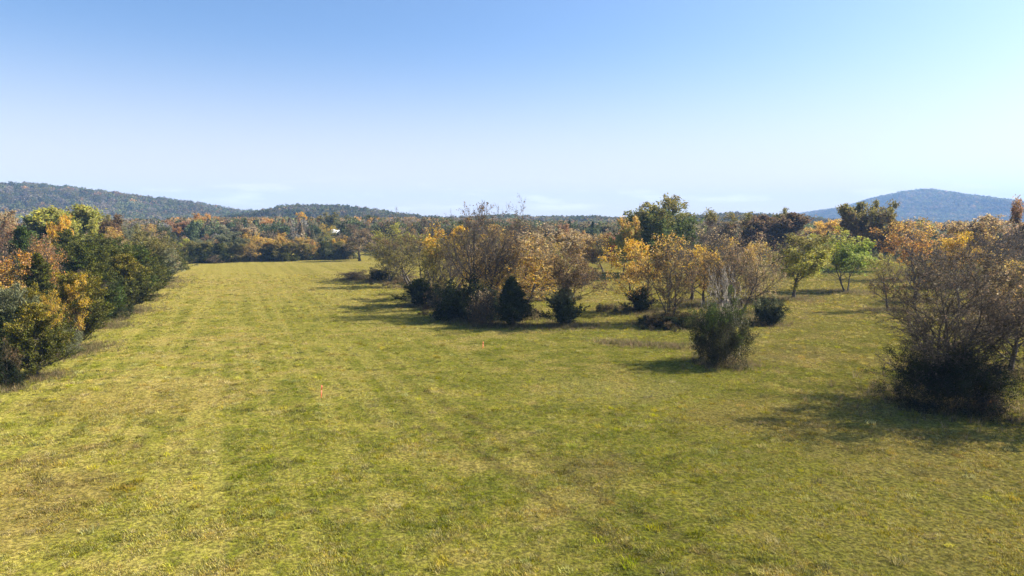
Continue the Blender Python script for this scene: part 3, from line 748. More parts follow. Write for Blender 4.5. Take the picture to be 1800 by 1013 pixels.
    ('autumn_tree', 'sparse', 2, -6.2, 120, 12.2, 12.3, 'gold', 'olive', 'golden underwood tree behind the black-green mass', 'trees and shrubs of the central grove'),
    ('autumn_tree', 'sparse', 1, -11.7, 140, 12.9, 11.9, 'tan', 'brown', 'brownish thin-leaved tree filling the middle back of the grove', 'trees and shrubs of the central grove'),
    ('bare_tree', 'bare', 1, 2.5, 150, 14.6, 11.2, 'graybrown', 'tan', 'leafless brown tree in the right back of the grove', 'trees and shrubs of the central grove'),
    ('autumn_tree', 'sparse', 13, 7.6, 92.1, 12.8, 8.4, 'brown', 'tan', 'brown round-headed twin-stemmed tree standing clear of the grove', 'trees and shrubs of the central grove'),
    ('cedar_tree', 'cedar', 11, 6.9, 91.6, 5.2, 4.3, 'cedar_dark', 'graygreen', 'ragged dark cedar at the foot of the twin-stemmed tree', 'trees and shrubs of the central grove'),
    ('autumn_tree', 'sparse', 0, 7.8, 150.0, 10.9, 10.2, 'ygreen', 'gold', 'pale yellow-green tree between grove and twin-stemmed tree', 'trees and shrubs of the central grove'),
    ('autumn_tree', 'sparse', 2, 4.6, 143.3, 9.8, 8.6, 'gold', 'tan', 'low gold tree just right of the gold-brown leaning tree', 'trees and shrubs of the central grove'),
    ('autumn_tree', 'sparse', 0, -13.3, 128, 11.1, 9.6, 'olive', 'gold', 'low olive tree just right under the yellow-orange top', 'trees and shrubs of the central grove'),
    ('autumn_tree', 'sparse', 2, -2.8, 103, 10.0, 8.8, 'gold', 'tan', 'low tan-gold tree right behind the cone cedar', 'trees and shrubs of the central grove'),
    ('bare_tree', 'bare', 0, -2.6, 112, 15.4, 10.8, 'graybrown', 'brown', 'second tallest leafless tree, right of the tallest', 'trees and shrubs of the central grove'),
    ('autumn_tree', 'sparse', 1, -22.3, 150, 11.6, 10.6, 'olive', 'brown', 'brown-olive tree between round-headed and yellow-topped trees', 'trees and shrubs of the central grove'),
    ('thicket', 'thicket', 0, 6.3, 150, 4.4, 9.8, 'tan', 'gold', 'tan brush at the right foot of the grove', 'trees and shrubs of the central grove'),
    ('thicket', 'thicket', 1, -10.5, 112, 3.9, 6.3, 'brown', 'olive', 'brown brush between evergreen bush and black-green mass', 'trees and shrubs of the central grove'),
    ('thicket', 'thicket', 0, -1.3, 100, 3.9, 4.7, 'tan', 'gold', 'tan-gold brush left behind the cone cedar', 'trees and shrubs of the central grove'),
    ('shrub', 'shrub', 1, -13.9, 115.4, 3.2, 4.3, 'cedar_dark', 'brown', 'dark bush right beside the ragged dark evergreen', 'trees and shrubs of the central grove'),
    ('shrub', 'shrub', 0, -8.8, 102.2, 3.7, 4.2, 'cedar_dark', 'brown', 'dark bush left of the black-green mass', 'trees and shrubs of the central grove'),
    ('shrub', 'shrub', 1, -4.3, 95.4, 4.7, 4.1, 'cedar_dark', 'cedar_dark', 'black bush in the right flank of the black-green mass', 'trees and shrubs of the central grove'),
    ('autumn_tree', 'leafy', 2, 20.3, 186.5, 12.4, 10.3, 'gold', 'tan', 'golden tree behind the twin-stemmed tree', 'trees beyond the gap right of the grove'),
    ('autumn_tree', 'sparse', 1, 27.1, 200.4, 11.0, 8.6, 'olive', 'gold', 'olive-gold tree at the back of the grassy gap', 'trees beyond the gap right of the grove'),
    ('broadleaf_tree', 'leafy', 1, 20.7, 230, 13.7, 11.3, 'gold', 'russet', 'rusty gold crown between grove and grassy gap', 'trees beyond the gap right of the grove'),
    ('shrub', 'shrub', 0, 15.7, 158.9, 2.8, 5.9, 'graybrown', 'brown', 'dark brown low bush behind the twin-stemmed tree', 'trees beyond the gap right of the grove'),
    ('autumn_tree', 'leafy', 0, 31.4, 215, 11.2, 5.0, 'red', 'russet', 'small dark red tree left of the big oak', 'trees beyond the gap right of the grove'),
    ('broadleaf_tree', 'leafy', 10, 39.4, 190, 21.3, 23.9, 'greenoak', 'olive', 'biggest green oak towering over the right of the grove', 'trees beyond the gap right of the grove'),
    ('broadleaf_tree', 'leafy', 2, 29.2, 180, 15.6, 7.7, 'ygreen', 'gold', 'yellow-green crown on the left shoulder of the big oak', 'trees beyond the gap right of the grove'),
    ('bare_tree', 'bare', 2, 53.4, 195, 16.2, 9.2, 'graybrown', 'brown', 'dark leafless tree just right of the big oak', 'trees beyond the gap right of the grove'),
    ('bare_tree', 'bare', 0, 66.2, 230, 17.5, 10.8, 'graybrown', 'tan', 'second leafless tree right of the big oak, more brown', 'trees beyond the gap right of the grove'),
    ('autumn_tree', 'leafy', 3, 76.1, 240, 18.6, 16.4, 'brown', 'olive', 'broad olive-brown crown on the skyline right of the big oak', 'trees beyond the gap right of the grove'),
    ('broadleaf_tree', 'leafy', 1, 147.5, 420, 21.5, 13.4, 'darkgreen', None, 'far dark green crown left of the purple-brown tree', 'trees beyond the gap right of the grove'),
    ('autumn_tree', 'leafy', 0, 89.8, 235, 17.6, 18.0, 'purplebrown', 'brown', 'purple-brown dense crown on the skyline left of the blue hill', 'trees beyond the gap right of the grove'),
    ('broadleaf_tree', 'leafy', 2, 104.7, 270, 20.2, 6.3, 'darkgreen', 'olive', 'green top peeping above the purple-brown crown', 'trees beyond the gap right of the grove'),
    ('autumn_tree', 'sparse', 15, 20.1, 106.9, 11.3, 10.7, 'gold', 'yelloworange', 'yellow tree with a drooping left branch right of the grassy gap', 'scattered trees of the pasture right of the grove'),
    ('cedar_tree', 'cedar', 11, 20.0, 106.2, 3.9, 3.8, 'cedar_dark', 'cedar', 'small dark cedar at the foot of the drooping yellow tree', 'scattered trees of the pasture right of the grove'),
    ('bare_tree', 'sparse', 16, 22.1, 93.7, 12.3, 8.6, 'brown', 'gold', 'brown many-stemmed tree with gold tips and straight trunk', 'scattered trees of the pasture right of the grove'),
    ('shrub', 'shrub', 0, 20.9, 92.1, 2.3, 6.7, 'cedar_dark', 'brown', 'low dark brush around the brown many-stemmed tree', 'scattered trees of the pasture right of the grove'),
    ('autumn_tree', 'sparse', 0, 31.6, 112, 10.4, 7.9, 'gold', 'yellow', 'bright yellow crown behind the brown many-stemmed tree', 'scattered trees of the pasture right of the grove'),
    ('bare_tree', 'bare', 12, 33.3, 99.0, 13.1, 11.8, 'brown', 'tan', 'wide grey leafless crown behind the pale-stemmed bush', 'scattered trees of the pasture right of the grove'),
    ('shrub', 'shrub', 2, 34.9, 93.2, 3.9, 4.2, 'cedar_dark', 'graygreen', 'dark green shrub right behind the pale-stemmed bush', 'scattered trees of the pasture right of the grove'),
    ('autumn_tree', 'sparse', 2, 37.6, 104, 10.8, 4.7, 'tan', 'gold', 'tan-gold thin tree left of the yellow-green pasture tree', 'scattered trees of the pasture right of the grove'),
    ('shrub', 'shrub', 10, 20.7, 65.7, 7.4, 5.8, 'bushgreen', 'cedar_green', 'big dark-green bush with pale bare stems alone in the pasture', 'scattered trees of the pasture right of the grove'),
    ('bare_shrub', 'thicket', 2, 20.8, 67.7, 9.3, 3.9, 'paletwig', None, 'leafless pale-stemmed shrub sticking out of the big dark-green bush', 'scattered trees of the pasture right of the grove'),
    ('broadleaf_tree', 'sparse', 17, 52.0, 125.4, 11.9, 11.0, 'ygreen', 'olive', 'yellow-green round tree on a single dark trunk', 'scattered trees of the pasture right of the grove'),
    ('broadleaf_tree', 'leafy', 11, 68.2, 138.4, 12.9, 12.4, 'greenlime', 'ygreen', 'bright green tree with several dark trunks', 'scattered trees of the pasture right of the grove'),
    ('bare_tree', 'sparse', 18, 59.8, 107.7, 9.1, 5.3, 'brown', 'ygreen', 'small vine-hung leaning tree left of the big right tree', 'scattered trees of the pasture right of the grove'),
    ('bare_tree', 'sparse', 19, 34.5, 52.7, 12.1, 12.6, 'graybrown', 'brown', 'largest brown twiggy tree at the right, dark evergreens at its foot', 'scattered trees of the pasture right of the grove'),
    ('shrub', 'shrub', 11, 32.8, 50.6, 5.0, 7.8, 'cedar_dark', None, 'black-green evergreen thicket at the foot of the largest right tree', 'scattered trees of the pasture right of the grove'),
    ('thicket', 'thicket', 1, 34.1, 48.7, 2.0, 2.6, 'brown', 'tan', 'small pale brown bramble clump in front of the black-green thicket', 'scattered trees of the pasture right of the grove'),
    ('bare_tree', 'sparse', 20, 46.7, 63.3, 11.2, 10.1, 'brown', 'gold', 'brown tree with gold specks at the right picture edge', 'scattered trees of the pasture right of the grove'),
    ('bare_tree', 'sparse', 16, 40.6, 45.3, 12.0, 9.7, 'graybrown', 'tan', 'tree beyond the right picture edge, seen by its shadow', 'scattered trees of the pasture right of the grove'),
    ('autumn_tree', 'sparse', 1, 36.8, 118, 11.4, 8.8, 'tan', 'gold', 'tan thin-leaved tree between bright yellow crown and wide grey one', 'scattered trees of the pasture right of the grove'),
    ('bare_tree', 'bare', 1, 32.2, 122, 11.6, 7.8, 'graybrown', 'brown', 'leafless tree between many-stemmed tree and bright yellow crown', 'scattered trees of the pasture right of the grove'),
    ('autumn_tree', 'leafy', 3, 138.0, 300, 15.7, 17.3, 'gold', 'yelloworange', 'golden crown below the left slope of the blue hill', 'trees behind the pasture on the right'),
    ('autumn_tree', 'leafy', 0, 151.1, 310, 15.3, 11.2, 'yelloworange', 'gold', 'yellow-orange crown half hidden left of the tall twin crowns', 'trees behind the pasture on the right'),
    ('autumn_tree', 'leafy', 0, 108.9, 215, 20.6, 9.6, 'brown', 'olive', 'left of two tall brown-olive crowns before the blue hill', 'trees behind the pasture on the right'),
    ('autumn_tree', 'leafy', 2, 113.6, 205, 20.9, 10.1, 'brown', 'olive', 'right of two tall brown-olive crowns before the blue hill', 'trees behind the pasture on the right'),
    ('autumn_tree', 'sparse', 1, 98.2, 165, 15.3, 13.0, 'orange', 'gold', 'orange-brown tree with dark crooked limbs', 'trees behind the pasture on the right'),
    ('autumn_tree', 'leafy', 2, 125.1, 190, 16.3, 12.2, 'gold', 'tan', 'pale gold pointed crown right of the crooked orange tree', 'trees behind the pasture on the right'),
    ('autumn_tree', 'sparse', 0, 97.4, 150, 12.1, 9.0, 'yelloworange', 'yellow', 'bright yellow-orange foliage in front of the pale gold crown', 'trees behind the pasture on the right'),
    ('broadleaf_tree', 'leafy', 1, 245.4, 420, 17.3, 19.7, 'graygreen', None, 'grey-green crown between the tall twins and the blue hill', 'trees behind the pasture on the right'),
    ('bare_tree', 'bare', 1, 104.8, 150, 14.9, 11.8, 'graybrown', 'tan', 'leafless grey tree right of the pale gold crown', 'trees behind the pasture on the right'),
    ('bare_tree', 'bare', 2, 91.3, 125, 13.6, 11.2, 'graybrown', None, 'purple-grey leafless tree above the tree with gold specks', 'trees behind the pasture on the right'),
    ('broadleaf_tree', 'leafy', 3, 120.8, 160, 19.4, 8.5, 'brown', 'russet', 'dark brown crown cut by the right picture edge on the skyline', 'trees behind the pasture on the right'),
    ('broadleaf_tree', 'leafy', 0, 269.6, 380, 17.3, 14.6, 'graygreen', 'gold', 'far grey-green crown below the right end of the blue hill', 'trees behind the pasture on the right'),
    ('bare_tree', 'bare', 0, 69.6, 105, 11.5, 10.1, 'graybrown', 'brown', 'leafless brown tree behind the crown of the largest right tree', 'trees behind the pasture on the right'),
    ('bare_tree', 'bare', 1, 71.4, 120, 10.4, 9.0, 'graybrown', 'brown', 'leafless brush-like tree between crooked orange and largest right tree', 'trees behind the pasture on the right'),
    ('autumn_tree', 'leafy', 2, 142.9, 330, 13.8, 15.5, 'tan', 'gold', 'tan crown right of the purple-brown skyline tree', 'trees behind the pasture on the right'),
]

def place_trees():
    for n, (name, kind, var, x, y, H, W, col, tip, label, group) in enumerate(TREES):
        tm, cm, H0, W0 = proto(kind, var)
        z = float(terrain(x, y))
        h = max(H - z, H * 0.55)
        root = bpy.data.objects.new(name, None); COL.objects.link(root)
        root.empty_display_size = 0.5
        root.location = (x, y, z)
        root.rotation_euler = (0, 0, (n * 2.39996) % 6.283 if var < 10 else 0.0)
        root.scale = (W / W0, W / W0, h / H0)
        tag(root, label, CAT.get(name, 'tree'), group)
        obj('trunk', tm, root)
        c = obj('crown', cm, root)
        c.color = COLORS[col] + (1,)
        c['tip'] = list(COLORS[tip or col])
place_trees()

# ------------------------------------------------------------------ scattered growth (uncountable): one object each
def scatter(name, templates, mats, pts, sc, rz, var, tint, label):
    V, F, M, G = [], [], [], []
    n = 0
    for g, (v, polys, mi) in enumerate(templates):
        V.append(v); G.append(np.full(len(v), g)); M.append(mi)
        F += [p + n for p in polys]; n += len(v)
    nt_, npt = n, len(pts)
    me = mesh_np(name, np.concatenate(V + [pts]), F, mats, np.concatenate(M))
    def attr(nm, typ, data, key):
        a = me.attributes.new(nm, typ, 'POINT'); a.data.foreach_set(key, np.ascontiguousarray(data).ravel())
    pad = lambda a, d: np.concatenate([np.zeros((nt_,) + a.shape[1:], a.dtype), a]).astype(d)
    attr('is_pt', 'BOOLEAN', pad(np.ones(npt, bool), bool), 'value')
    attr('grp', 'INT', np.concatenate(G + [np.zeros(npt, int)]).astype(np.int32), 'value')
    attr('sc', 'FLOAT_VECTOR', pad(sc, np.float32), 'vector')
    attr('rot', 'FLOAT_VECTOR', pad(np.stack([rz * 0, rz * 0, rz], 1), np.float32), 'vector')
    attr('var', 'INT', pad(var, np.int32), 'value')
    if tint is not None:
        attr('tint', 'FLOAT_COLOR', pad(np.concatenate([tint, np.ones((npt, 1))], 1), np.float32), 'color')
    o = obj(name, me); tag(o, label, kind='stuff')
    ng = bpy.data.node_groups.new(name, 'GeometryNodeTree')
    ng.interface.new_socket('Geometry', in_out='INPUT', socket_type='NodeSocketGeometry')
    ng.interface.new_socket('Geometry', in_out='OUTPUT', socket_type='NodeSocketGeometry')
    N, Lk = ng.nodes, ng.links
    gi, go = N.new('NodeGroupInput'), N.new('NodeGroupOutput')
    def named(nm, typ):
        a = N.new('GeometryNodeInputNamedAttribute'); a.data_type = typ; a.inputs[0].default_value = nm
        return a.outputs[0]
    sg = N.new('GeometryNodeSeparateGeometry'); sg.domain = 'POINT'
    Lk.new(gi.outputs[0], sg.inputs[0]); Lk.new(named('is_pt', 'BOOLEAN'), sg.inputs[1])
    sp = N.new('GeometryNodeSplitToInstances'); sp.domain = 'POINT'
    Lk.new(sg.outputs[1], sp.inputs[0]); Lk.new(named('grp', 'INT'), sp.inputs['Group ID'])
    ip = N.new('GeometryNodeInstanceOnPoints')
    Lk.new(sg.outputs[0], ip.inputs['Points']); Lk.new(sp.outputs[0], ip.inputs['Instance'])
    ip.inputs['Pick Instance'].default_value = True
    Lk.new(named('var', 'INT'), ip.inputs['Instance Index'])
    e2r = N.new('FunctionNodeEulerToRotation'); Lk.new(named('rot', 'FLOAT_VECTOR'), e2r.inputs[0])
    Lk.new(e2r.outputs[0], ip.inputs['Rotation'])
    Lk.new(named('sc', 'FLOAT_VECTOR'), ip.inputs['Scale'])
    Lk.new(ip.outputs[0], go.inputs[0])
    md = o.modifiers.new('scatter', 'NODES'); md.node_group = ng
    return o

def wood_template(seed, n, size, kind):
    """small far-off tree about 1 high and 0.8 wide: trunk and leaf clumps over uneven lobes"""
    rg = np.random.default_rng(seed)
    lob = 7
    if kind == 'cone':
        h = rg.random(n) ** 0.8; r = (1 - h) * 0.30 * np.sqrt(rg.random(n)) ** 0.5 + 0.01
        a = rg.random(n) * 6.28
        c = np.stack([r * np.cos(a), r * np.sin(a), 0.06 + 0.92 * h], 1)
    else:
        lc = np.stack([rg.normal(0, 0.17, lob), rg.normal(0, 0.17, lob), rg.uniform(0.38, 0.82, lob)], 1); lc[0] = (0, 0, 0.84)
        lr = rg.uniform(0.12, 0.23, lob)
        i = rg.integers(0, lob, n); d = unit(rg.normal(0, 1, (n, 3))) * (rg.random((n, 1)) ** 0.35)
        c = lc[i] + d * lr[i][:, None]
    V1, q1 = leaf_quads(rg, c, size, 0.75)
    tr = np.array([[[0, 0, 0.0], [0.01, 0, 0.3], [0, 0.01, 0.6]]]); rd = np.array([[0.018, 0.014, 0.006]])
    V2, q2 = tubes(tr, rd, 4)
    return np.concatenate([V1, V2]), [q1, q2 + len(V1)], np.concatenate([np.zeros(len(q1)), np.ones(len(q2))])

PAL = np.array([(0.15, 0.15, 0.06), (0.10, 0.12, 0.05), (0.20, 0.17, 0.085), (0.27, 0.19, 0.10), (0.33, 0.20, 0.09), (0.21, 0.18, 0.14), (0.42, 0.25, 0.07), (0.16, 0.18, 0.07)])
def tints(rg, x, y, w):
    i = rg.choice(len(PAL), len(x), p=np.array(w) / sum(w))
    c = PAL[i] * rg.uniform(0.75, 1.25, (len(x), 1))
    k = fbm(x, y, 110, 77, 3)[:, None]; k2 = fbm(x, y, 150, 78, 3)[:, None]
    return c * (0.35 + 1.3 * k) * np.concatenate([0.8 + 0.4 * k2, 0.95 + 0.1 * k2, 1.15 - 0.3 * k2], 1)

def in_view(x, y, m=0.9):
    return np.abs(x) < m * y + 30

def build_woods():
    rg = np.random.default_rng(5)
    T = [wood_template(60 + i, 900, 0.055, 'round') for i in range(5)] + [wood_template(70, 900, 0.06, 'cone')]
    n = 26000
    y = np.sqrt(rg.uniform(60 ** 2, 760 ** 2, n)); x = rg.uniform(-0.95, 0.95, n) * y
    edge = -(41 + 0.41 * (y - 55))
    left = (x < edge - 26) & (y > 70) & (y < 300)
    back = (y > 292) & (x < 40)
    right = (y > 262) & (x >= 40)
    keep = left | back | right
    # grassy openings: before the shed, beside the last tree of the far treeline, around the houses
    keep &= ~((np.abs(x - y * (-0.262)) < 8.5) & (y < 445))
    keep &= ~(np.hypot((x + 112) / 1.3, y - 420) < 26)
    keep &= ~(np.hypot(x + 66, (y - 300) / 2) < 16)
    for hx, hy in ((138, 320), (118, 425), (110, 300)):
        keep &= ~(np.hypot(x - hx, y - hy) < 12)
        keep &= ~((np.abs(x - y * hx / hy) < 5) & (y < hy) & (y > hy - 60))
    keep &= rg.random(n) < np.where(y < 320, 0.55, 0.8)
    x, y = x[keep], y[keep]
    H = rg.uniform(8.5, 14.5, len(x)) * np.where(y > 300, 1.12, 0.85)
    W = H * rg.uniform(0.75, 1.15, len(x))
    z = terrain(x, y)
    H = np.minimum(H, 17.5 - z * 0.8)
    scatter('woods', T, [M_TINT, M_BARK], np.stack([x, y, z], 1), np.stack([W, W, H], 1), rg.random(len(x)) * 6.28,
            rg.integers(0, 6, len(x)), tints(rg, x, y, (2, 1.6, 2, 2, 1.6, 1.6, 0.8, 1.2)), 'mixed autumn wood stretching beyond the field')
build_woods()

def build_far_woods():
    rg = np.random.default_rng(6)
    T = [wood_template(80 + i, 260, 0.10, 'round') for i in range(6)]
    n = 30000
    y = rg.uniform(700, 3300, n) ** 1.0; x = rg.uniform(-0.95, 0.95, n) * y
    H = rg.uniform(11, 17, n); W = H * rg.uniform(0.9, 1.4, n)
    z = terrain(x, y)
    scatter('distant_woods', T, [M_TINT, M_BARK], np.stack([x, y, z], 1), np.stack([W, W, H], 1), rg.random(n) * 6.28,
            rg.integers(0, 6, n), tints(rg, x, y, (2, 2, 2, 1.4, 1, 1.4, 0.5, 1.2)), 'distant wooded plain fading into haze')
    for name, key, n, hh, lab in (('left_hill_woods', 'hill_left', 15000, (10, 19), 'grey-green autumn wood covering the left hill'),
                             ('middle_hill_woods', 'hill_middle', 10000, (9, 17), 'grey-green autumn wood covering the low middle ridge'),
                             ('right_hill_woods', 'hill_right', 30000, (13, 26), 'hazy blue wood covering the right hill')):
        h = HILLS[key]
        x = rg.uniform(h['pts'][0][0], h['pts'][-1][0], n)
        y = rg.uniform(h['y0'] - h['front'], h['y0'] + h['back'] * 0.35, n)
        z = hill_z(h, x, y) - 0.3
        k = (z > terrain(x, y) - 1.0) & (np.abs(x) < 0.95 * y)
        x, y, z = x[k], y[k], z[k]
        H = rg.uniform(hh[0], hh[1], len(x)); W = H * rg.uniform(0.95, 1.45, len(x))
        scatter(name, T, [M_TINT, M_BARK], np.stack([x, y, z], 1), np.stack([W, W, H], 1), rg.random(len(x)) * 6.28,
                rg.integers(0, 6, len(x)), tints(rg, x, y, (2.4, 2.2, 1.6, 0.6, 0.25, 2.4, 0.05, 1.6)) * 0.85, lab)
build_far_woods()

def build_undergrowth():
    rg = np.random.default_rng(16)
    T = [wood_template(160 + i, 420, 0.085, 'round') for i in range(4)]
    for v in T: v[0][:, 2] -= 0.28
    n = 330
    u = rg.random(n)
    x1 = -117 + 52 * u + rg.normal(0, 0.6, n); y1 = 246 + 28 * u + rg.uniform(0, 9, n)
    d = rg.uniform(54, 240, n); x2 = -(41 + 0.41 * (d - 55)) - 2.2 - np.abs(rg.normal(0, 2.0, n)); y2 = d
    x, y = np.concatenate([x1, x2]), np.concatenate([y1, y2])
    W = rg.uniform(1.8, 4.6, 2 * n) * np.where(np.arange(2 * n) < n, 1.0, 0.7); H = W * rg.uniform(0.6, 1.1, 2 * n)
    tn = np.array([(0.17, 0.165, 0.05), (0.12, 0.125, 0.04), (0.26, 0.21, 0.07), (0.32, 0.25, 0.1)])[rg.integers(0, 4, 2 * n)]
    cl = np.array([(-7, 112, 9, 9, 60), (-2, 103, 6, 5, 30), (4, 128, 8, 8, 30), (21, 90, 3.5, 3.5, 26), (29, 94, 4, 4, 24), (34, 53, 3, 3, 14), (-26, 158, 9, 6, 24), (17, 108, 3, 3, 12)])
    for cx, cy, sx, sy, m in cl:
        m = int(m)
        x = np.concatenate([x, cx + rg.normal(0, sx * 0.5, m)]); y = np.concatenate([y, cy + rg.normal(0, sy * 0.5, m)])
        w_ = rg.uniform(0.8, 2.4, m); W = np.concatenate([W, w_]); H = np.concatenate([H, w_ * rg.uniform(0.5, 1.0, m)])
        tn = np.concatenate([tn, np.array([(0.16, 0.11, 0.055), (0.05, 0.055, 0.02), (0.22, 0.16, 0.075), (0.10, 0.085, 0.04)])[rg.integers(0, 4, m)]])
    n = len(x) // 2
    x, y, W, H, tn = x[:2 * n], y[:2 * n], W[:2 * n], H[:2 * n], tn[:2 * n]
    scatter('undergrowth', T, [M_TINT, M_BARK], np.stack([x, y, terrain(x, y)], 1), np.stack([W, W, H], 1), rg.random(2 * n) * 6.28,
            rg.integers(0, 4, 2 * n), tn, 'low brambles and undergrowth along the field edges and under the trees')
build_undergrowth()

# ------------------------------------------------------------------ grass
def tuft(seed, blades, h, spread, w):
    rg = np.random.default_rng(seed)
    V, F = [], []
    for b in range(blades):
        a = rg.random() * 6.28; r = spread * math.sqrt(rg.random())
        p = np.array([math.cos(a) * r, math.sin(a) * r, -0.01])
        a2 = rg.random() * 6.28; ln = h * rg.uniform(0.5, 1.2); le = rg.uniform(0.3, 1.1)
        d = np.array([math.cos(a2) * le, math.sin(a2) * le, 1.0]); d /= np.linalg.norm(d)
        s = np.array([-math.sin(a2), math.cos(a2), 0]) * w * rg.uniform(0.7, 1.3)
        mid = p + d * ln * 0.6; tip = p + d * ln + np.array([math.cos(a2), math.sin(a2), -0.4]) * ln * 0.25 * le
        k = len(V)
        V += [p - s, p + s, mid + s * 0.7, mid - s * 0.7, tip]
        F += [(k, k + 1, k + 2, k + 3)]
    V = np.array(V)
    q = np.array(F); t = np.stack([q[:, 3], q[:, 2], q[:, 2] + 2], 1)
    return V, [q, t], np.zeros(len(q) + len(t))

def build_grass():
    rg = np.random.default_rng(8)
    T = [tuft(90 + i, 9, 0.10 + 0.02 * (i % 3), 0.10, 0.010) for i in range(6)] + [tuft(97 + i, 46, 0.20 + 0.03 * i, 0.26, 0.012) for i in range(3)]
    xs, ys = [], []
    for y0, y1, dens in ((16, 32, 120), (32, 50, 75), (50, 75, 34), (75, 110, 12), (110, 170, 4)):
        area = 0.9 * (y1 ** 2 - y0 ** 2)
        n = int(area * dens)
        y = np.sqrt(rg.uniform(y0 ** 2, y1 ** 2, n)); x = rg.uniform(-0.9, 0.9, n) * y
        xs.append(x); ys.append(y)
    x, y = np.concatenate(xs), np.concatenate(ys)
    dn = fbm(x, y, 1.3, 55, 3)
    keep = (rg.random(len(x)) < 0.12 + 2.4 * np.clip(dn - 0.34, 0, 1)) & (x > -(41 + 0.41 * (y - 55)) - 6)
    x, y, dn = x[keep], y[keep], dn[keep]
    n = 20000
    yt = np.sqrt(rg.uniform(20 ** 2, 190 ** 2, n)); xt = rg.uniform(-0.9, 0.9, n) * yt
    kt = (xt > -(41 + 0.41 * (yt - 55)) - 1) & (rg.random(n) < 0.25 + (fbm(xt, yt, 14, 66, 3) - 0.3) * 1.8)
    xt, yt = xt[kt], yt[kt]
    s = rg.uniform(0.7, 1.3, len(x)) * (0.38 + 0.9 * dn) * np.where(y > 75, 1.5, 1.0) * np.where(y > 110, 1.4, 1)
    z = terrain(x, y)
    print('grass tufts', len(x))
    va = np.concatenate([rg.integers(0, 6, len(x)), rg.integers(6, 9, len(xt))])
    x, y = np.concatenate([x, xt]), np.concatenate([y, yt]); z = terrain(x, y)
    s = np.concatenate([s, rg.uniform(0.6, 1.4, len(xt))])
    scatter('pasture_grass', T, [M_GRASS], np.stack([x, y, z], 1), np.stack([s, s, s], 1), rg.random(len(x)) * 6.28,
            va, None, 'short mown grass covering the pasture')
    # rank dry grass round the feet of the trees and along an unmown strip
    T2 = [tuft(120 + i, 12, 0.45 + 0.1 * (i % 3), 0.16, 0.012) for i in range(4)]
    px, py = [], []
    for r in TREES:
        X, Y, W = r[3], r[4], r[6]
        if Y < 180 and X > -(41 + 0.41 * (Y - 55)) - 4:
            n = int(110 + 80 * W)
            a = rg.random(n) * 6.28; q = np.abs(rg.normal(0, 0.36, n)) * W + 0.2
            px.append(X + np.cos(a) * q); py.append(Y + np.sin(a) * q * 0.9)
    n = 700
    u = rg.random(n); px.append(10 + 14 * u + rg.normal(0, 1.0, n)); py.append(78.5 - 4 * u + rg.normal(0, 1.1, n))
    n = 350
    d = rg.uniform(50, 245, n); px.append(-(41 + 0.41 * (d - 55)) + rg.normal(-1.0, 0.9, n)); py.append(d)
    n = 3800
    d = np.sqrt(rg.uniform(20 ** 2, 120 ** 2, n)); u = rg.uniform(-0.9, 0.9, n) * d
    k = (u > -(41 + 0.41 * (d - 55)) + 1) & (fbm(u, d, 18, 91, 3) > 0.47)
    nw = int(k.sum()); px.append(u[k]); py.append(d[k])
    x, y = np.concatenate(px), np.concatenate(py)
    s = rg.uniform(0.5, 1.3, len(x)); s[-nw:] *= 0.34
    tn = np.array([(0.22, 0.16, 0.085), (0.28, 0.22, 0.11), (0.16, 0.13, 0.05), (0.17, 0.17, 0.045)])[rg.integers(0, 4, len(x))] * rg.uniform(0.8, 1.2, (len(x), 1))
    scatter('rank_grass', T2, [M_TINT], np.stack([x, y, terrain(x, y)], 1), np.stack([s, s, s], 1), rg.random(len(x)) * 6.28,
            rg.integers(0, 4, len(x)), tn, 'tall dry grass round the feet of the trees')
build_grass()

# ------------------------------------------------------------------ small built things
def boxes(name, specs, mat, parent):
    V, Q = [], []
    for (x0, x1, y0, y1, z0, z1) in specs:
        k = len(V)
        V += [(x, y, z) for z in (z0, z1) for y in (y0, y1) for x in (x0, x1)]
        Q += [(k, k + 2, k + 3, k + 1), (k + 4, k + 5, k + 7, k + 6), (k, k + 1, k + 5, k + 4), (k + 2, k + 6, k + 7, k + 3), (k, k + 4, k + 6, k + 2), (k + 1, k + 3, k + 7, k + 5)]
    return obj(name, mesh_np(name, np.array(V, float), [np.array(Q)], [mat]), parent)

def gable(name, w, d, z0, z1, mat, parent, over=0.5, th=0.18):
    """two-sided roof, ridge along x"""
    w2, d2 = w / 2 + over, d / 2 + over
    sl = (z1 - z0) / (d / 2); zl = z0 - sl * over
    V = np.array([(-w2, -d2, zl), (w2, -d2, zl), (w2, 0, z1), (-w2, 0, z1), (w2, d2, zl), (-w2, d2, zl)], float)
    V = np.concatenate([V, V + np.array([0, 0, th])])
    Q = np.array([(6, 7, 8, 9), (9, 8, 10, 11), (1, 0, 3, 2), (2, 3, 5, 4), (0, 1, 7, 6), (4, 5, 11, 10), (0, 6, 9, 3), (3, 9, 11, 5), (1, 2, 8, 7), (2, 4, 10, 8)])
    return obj(name, mesh_np(name, V, [Q], [mat]), parent)

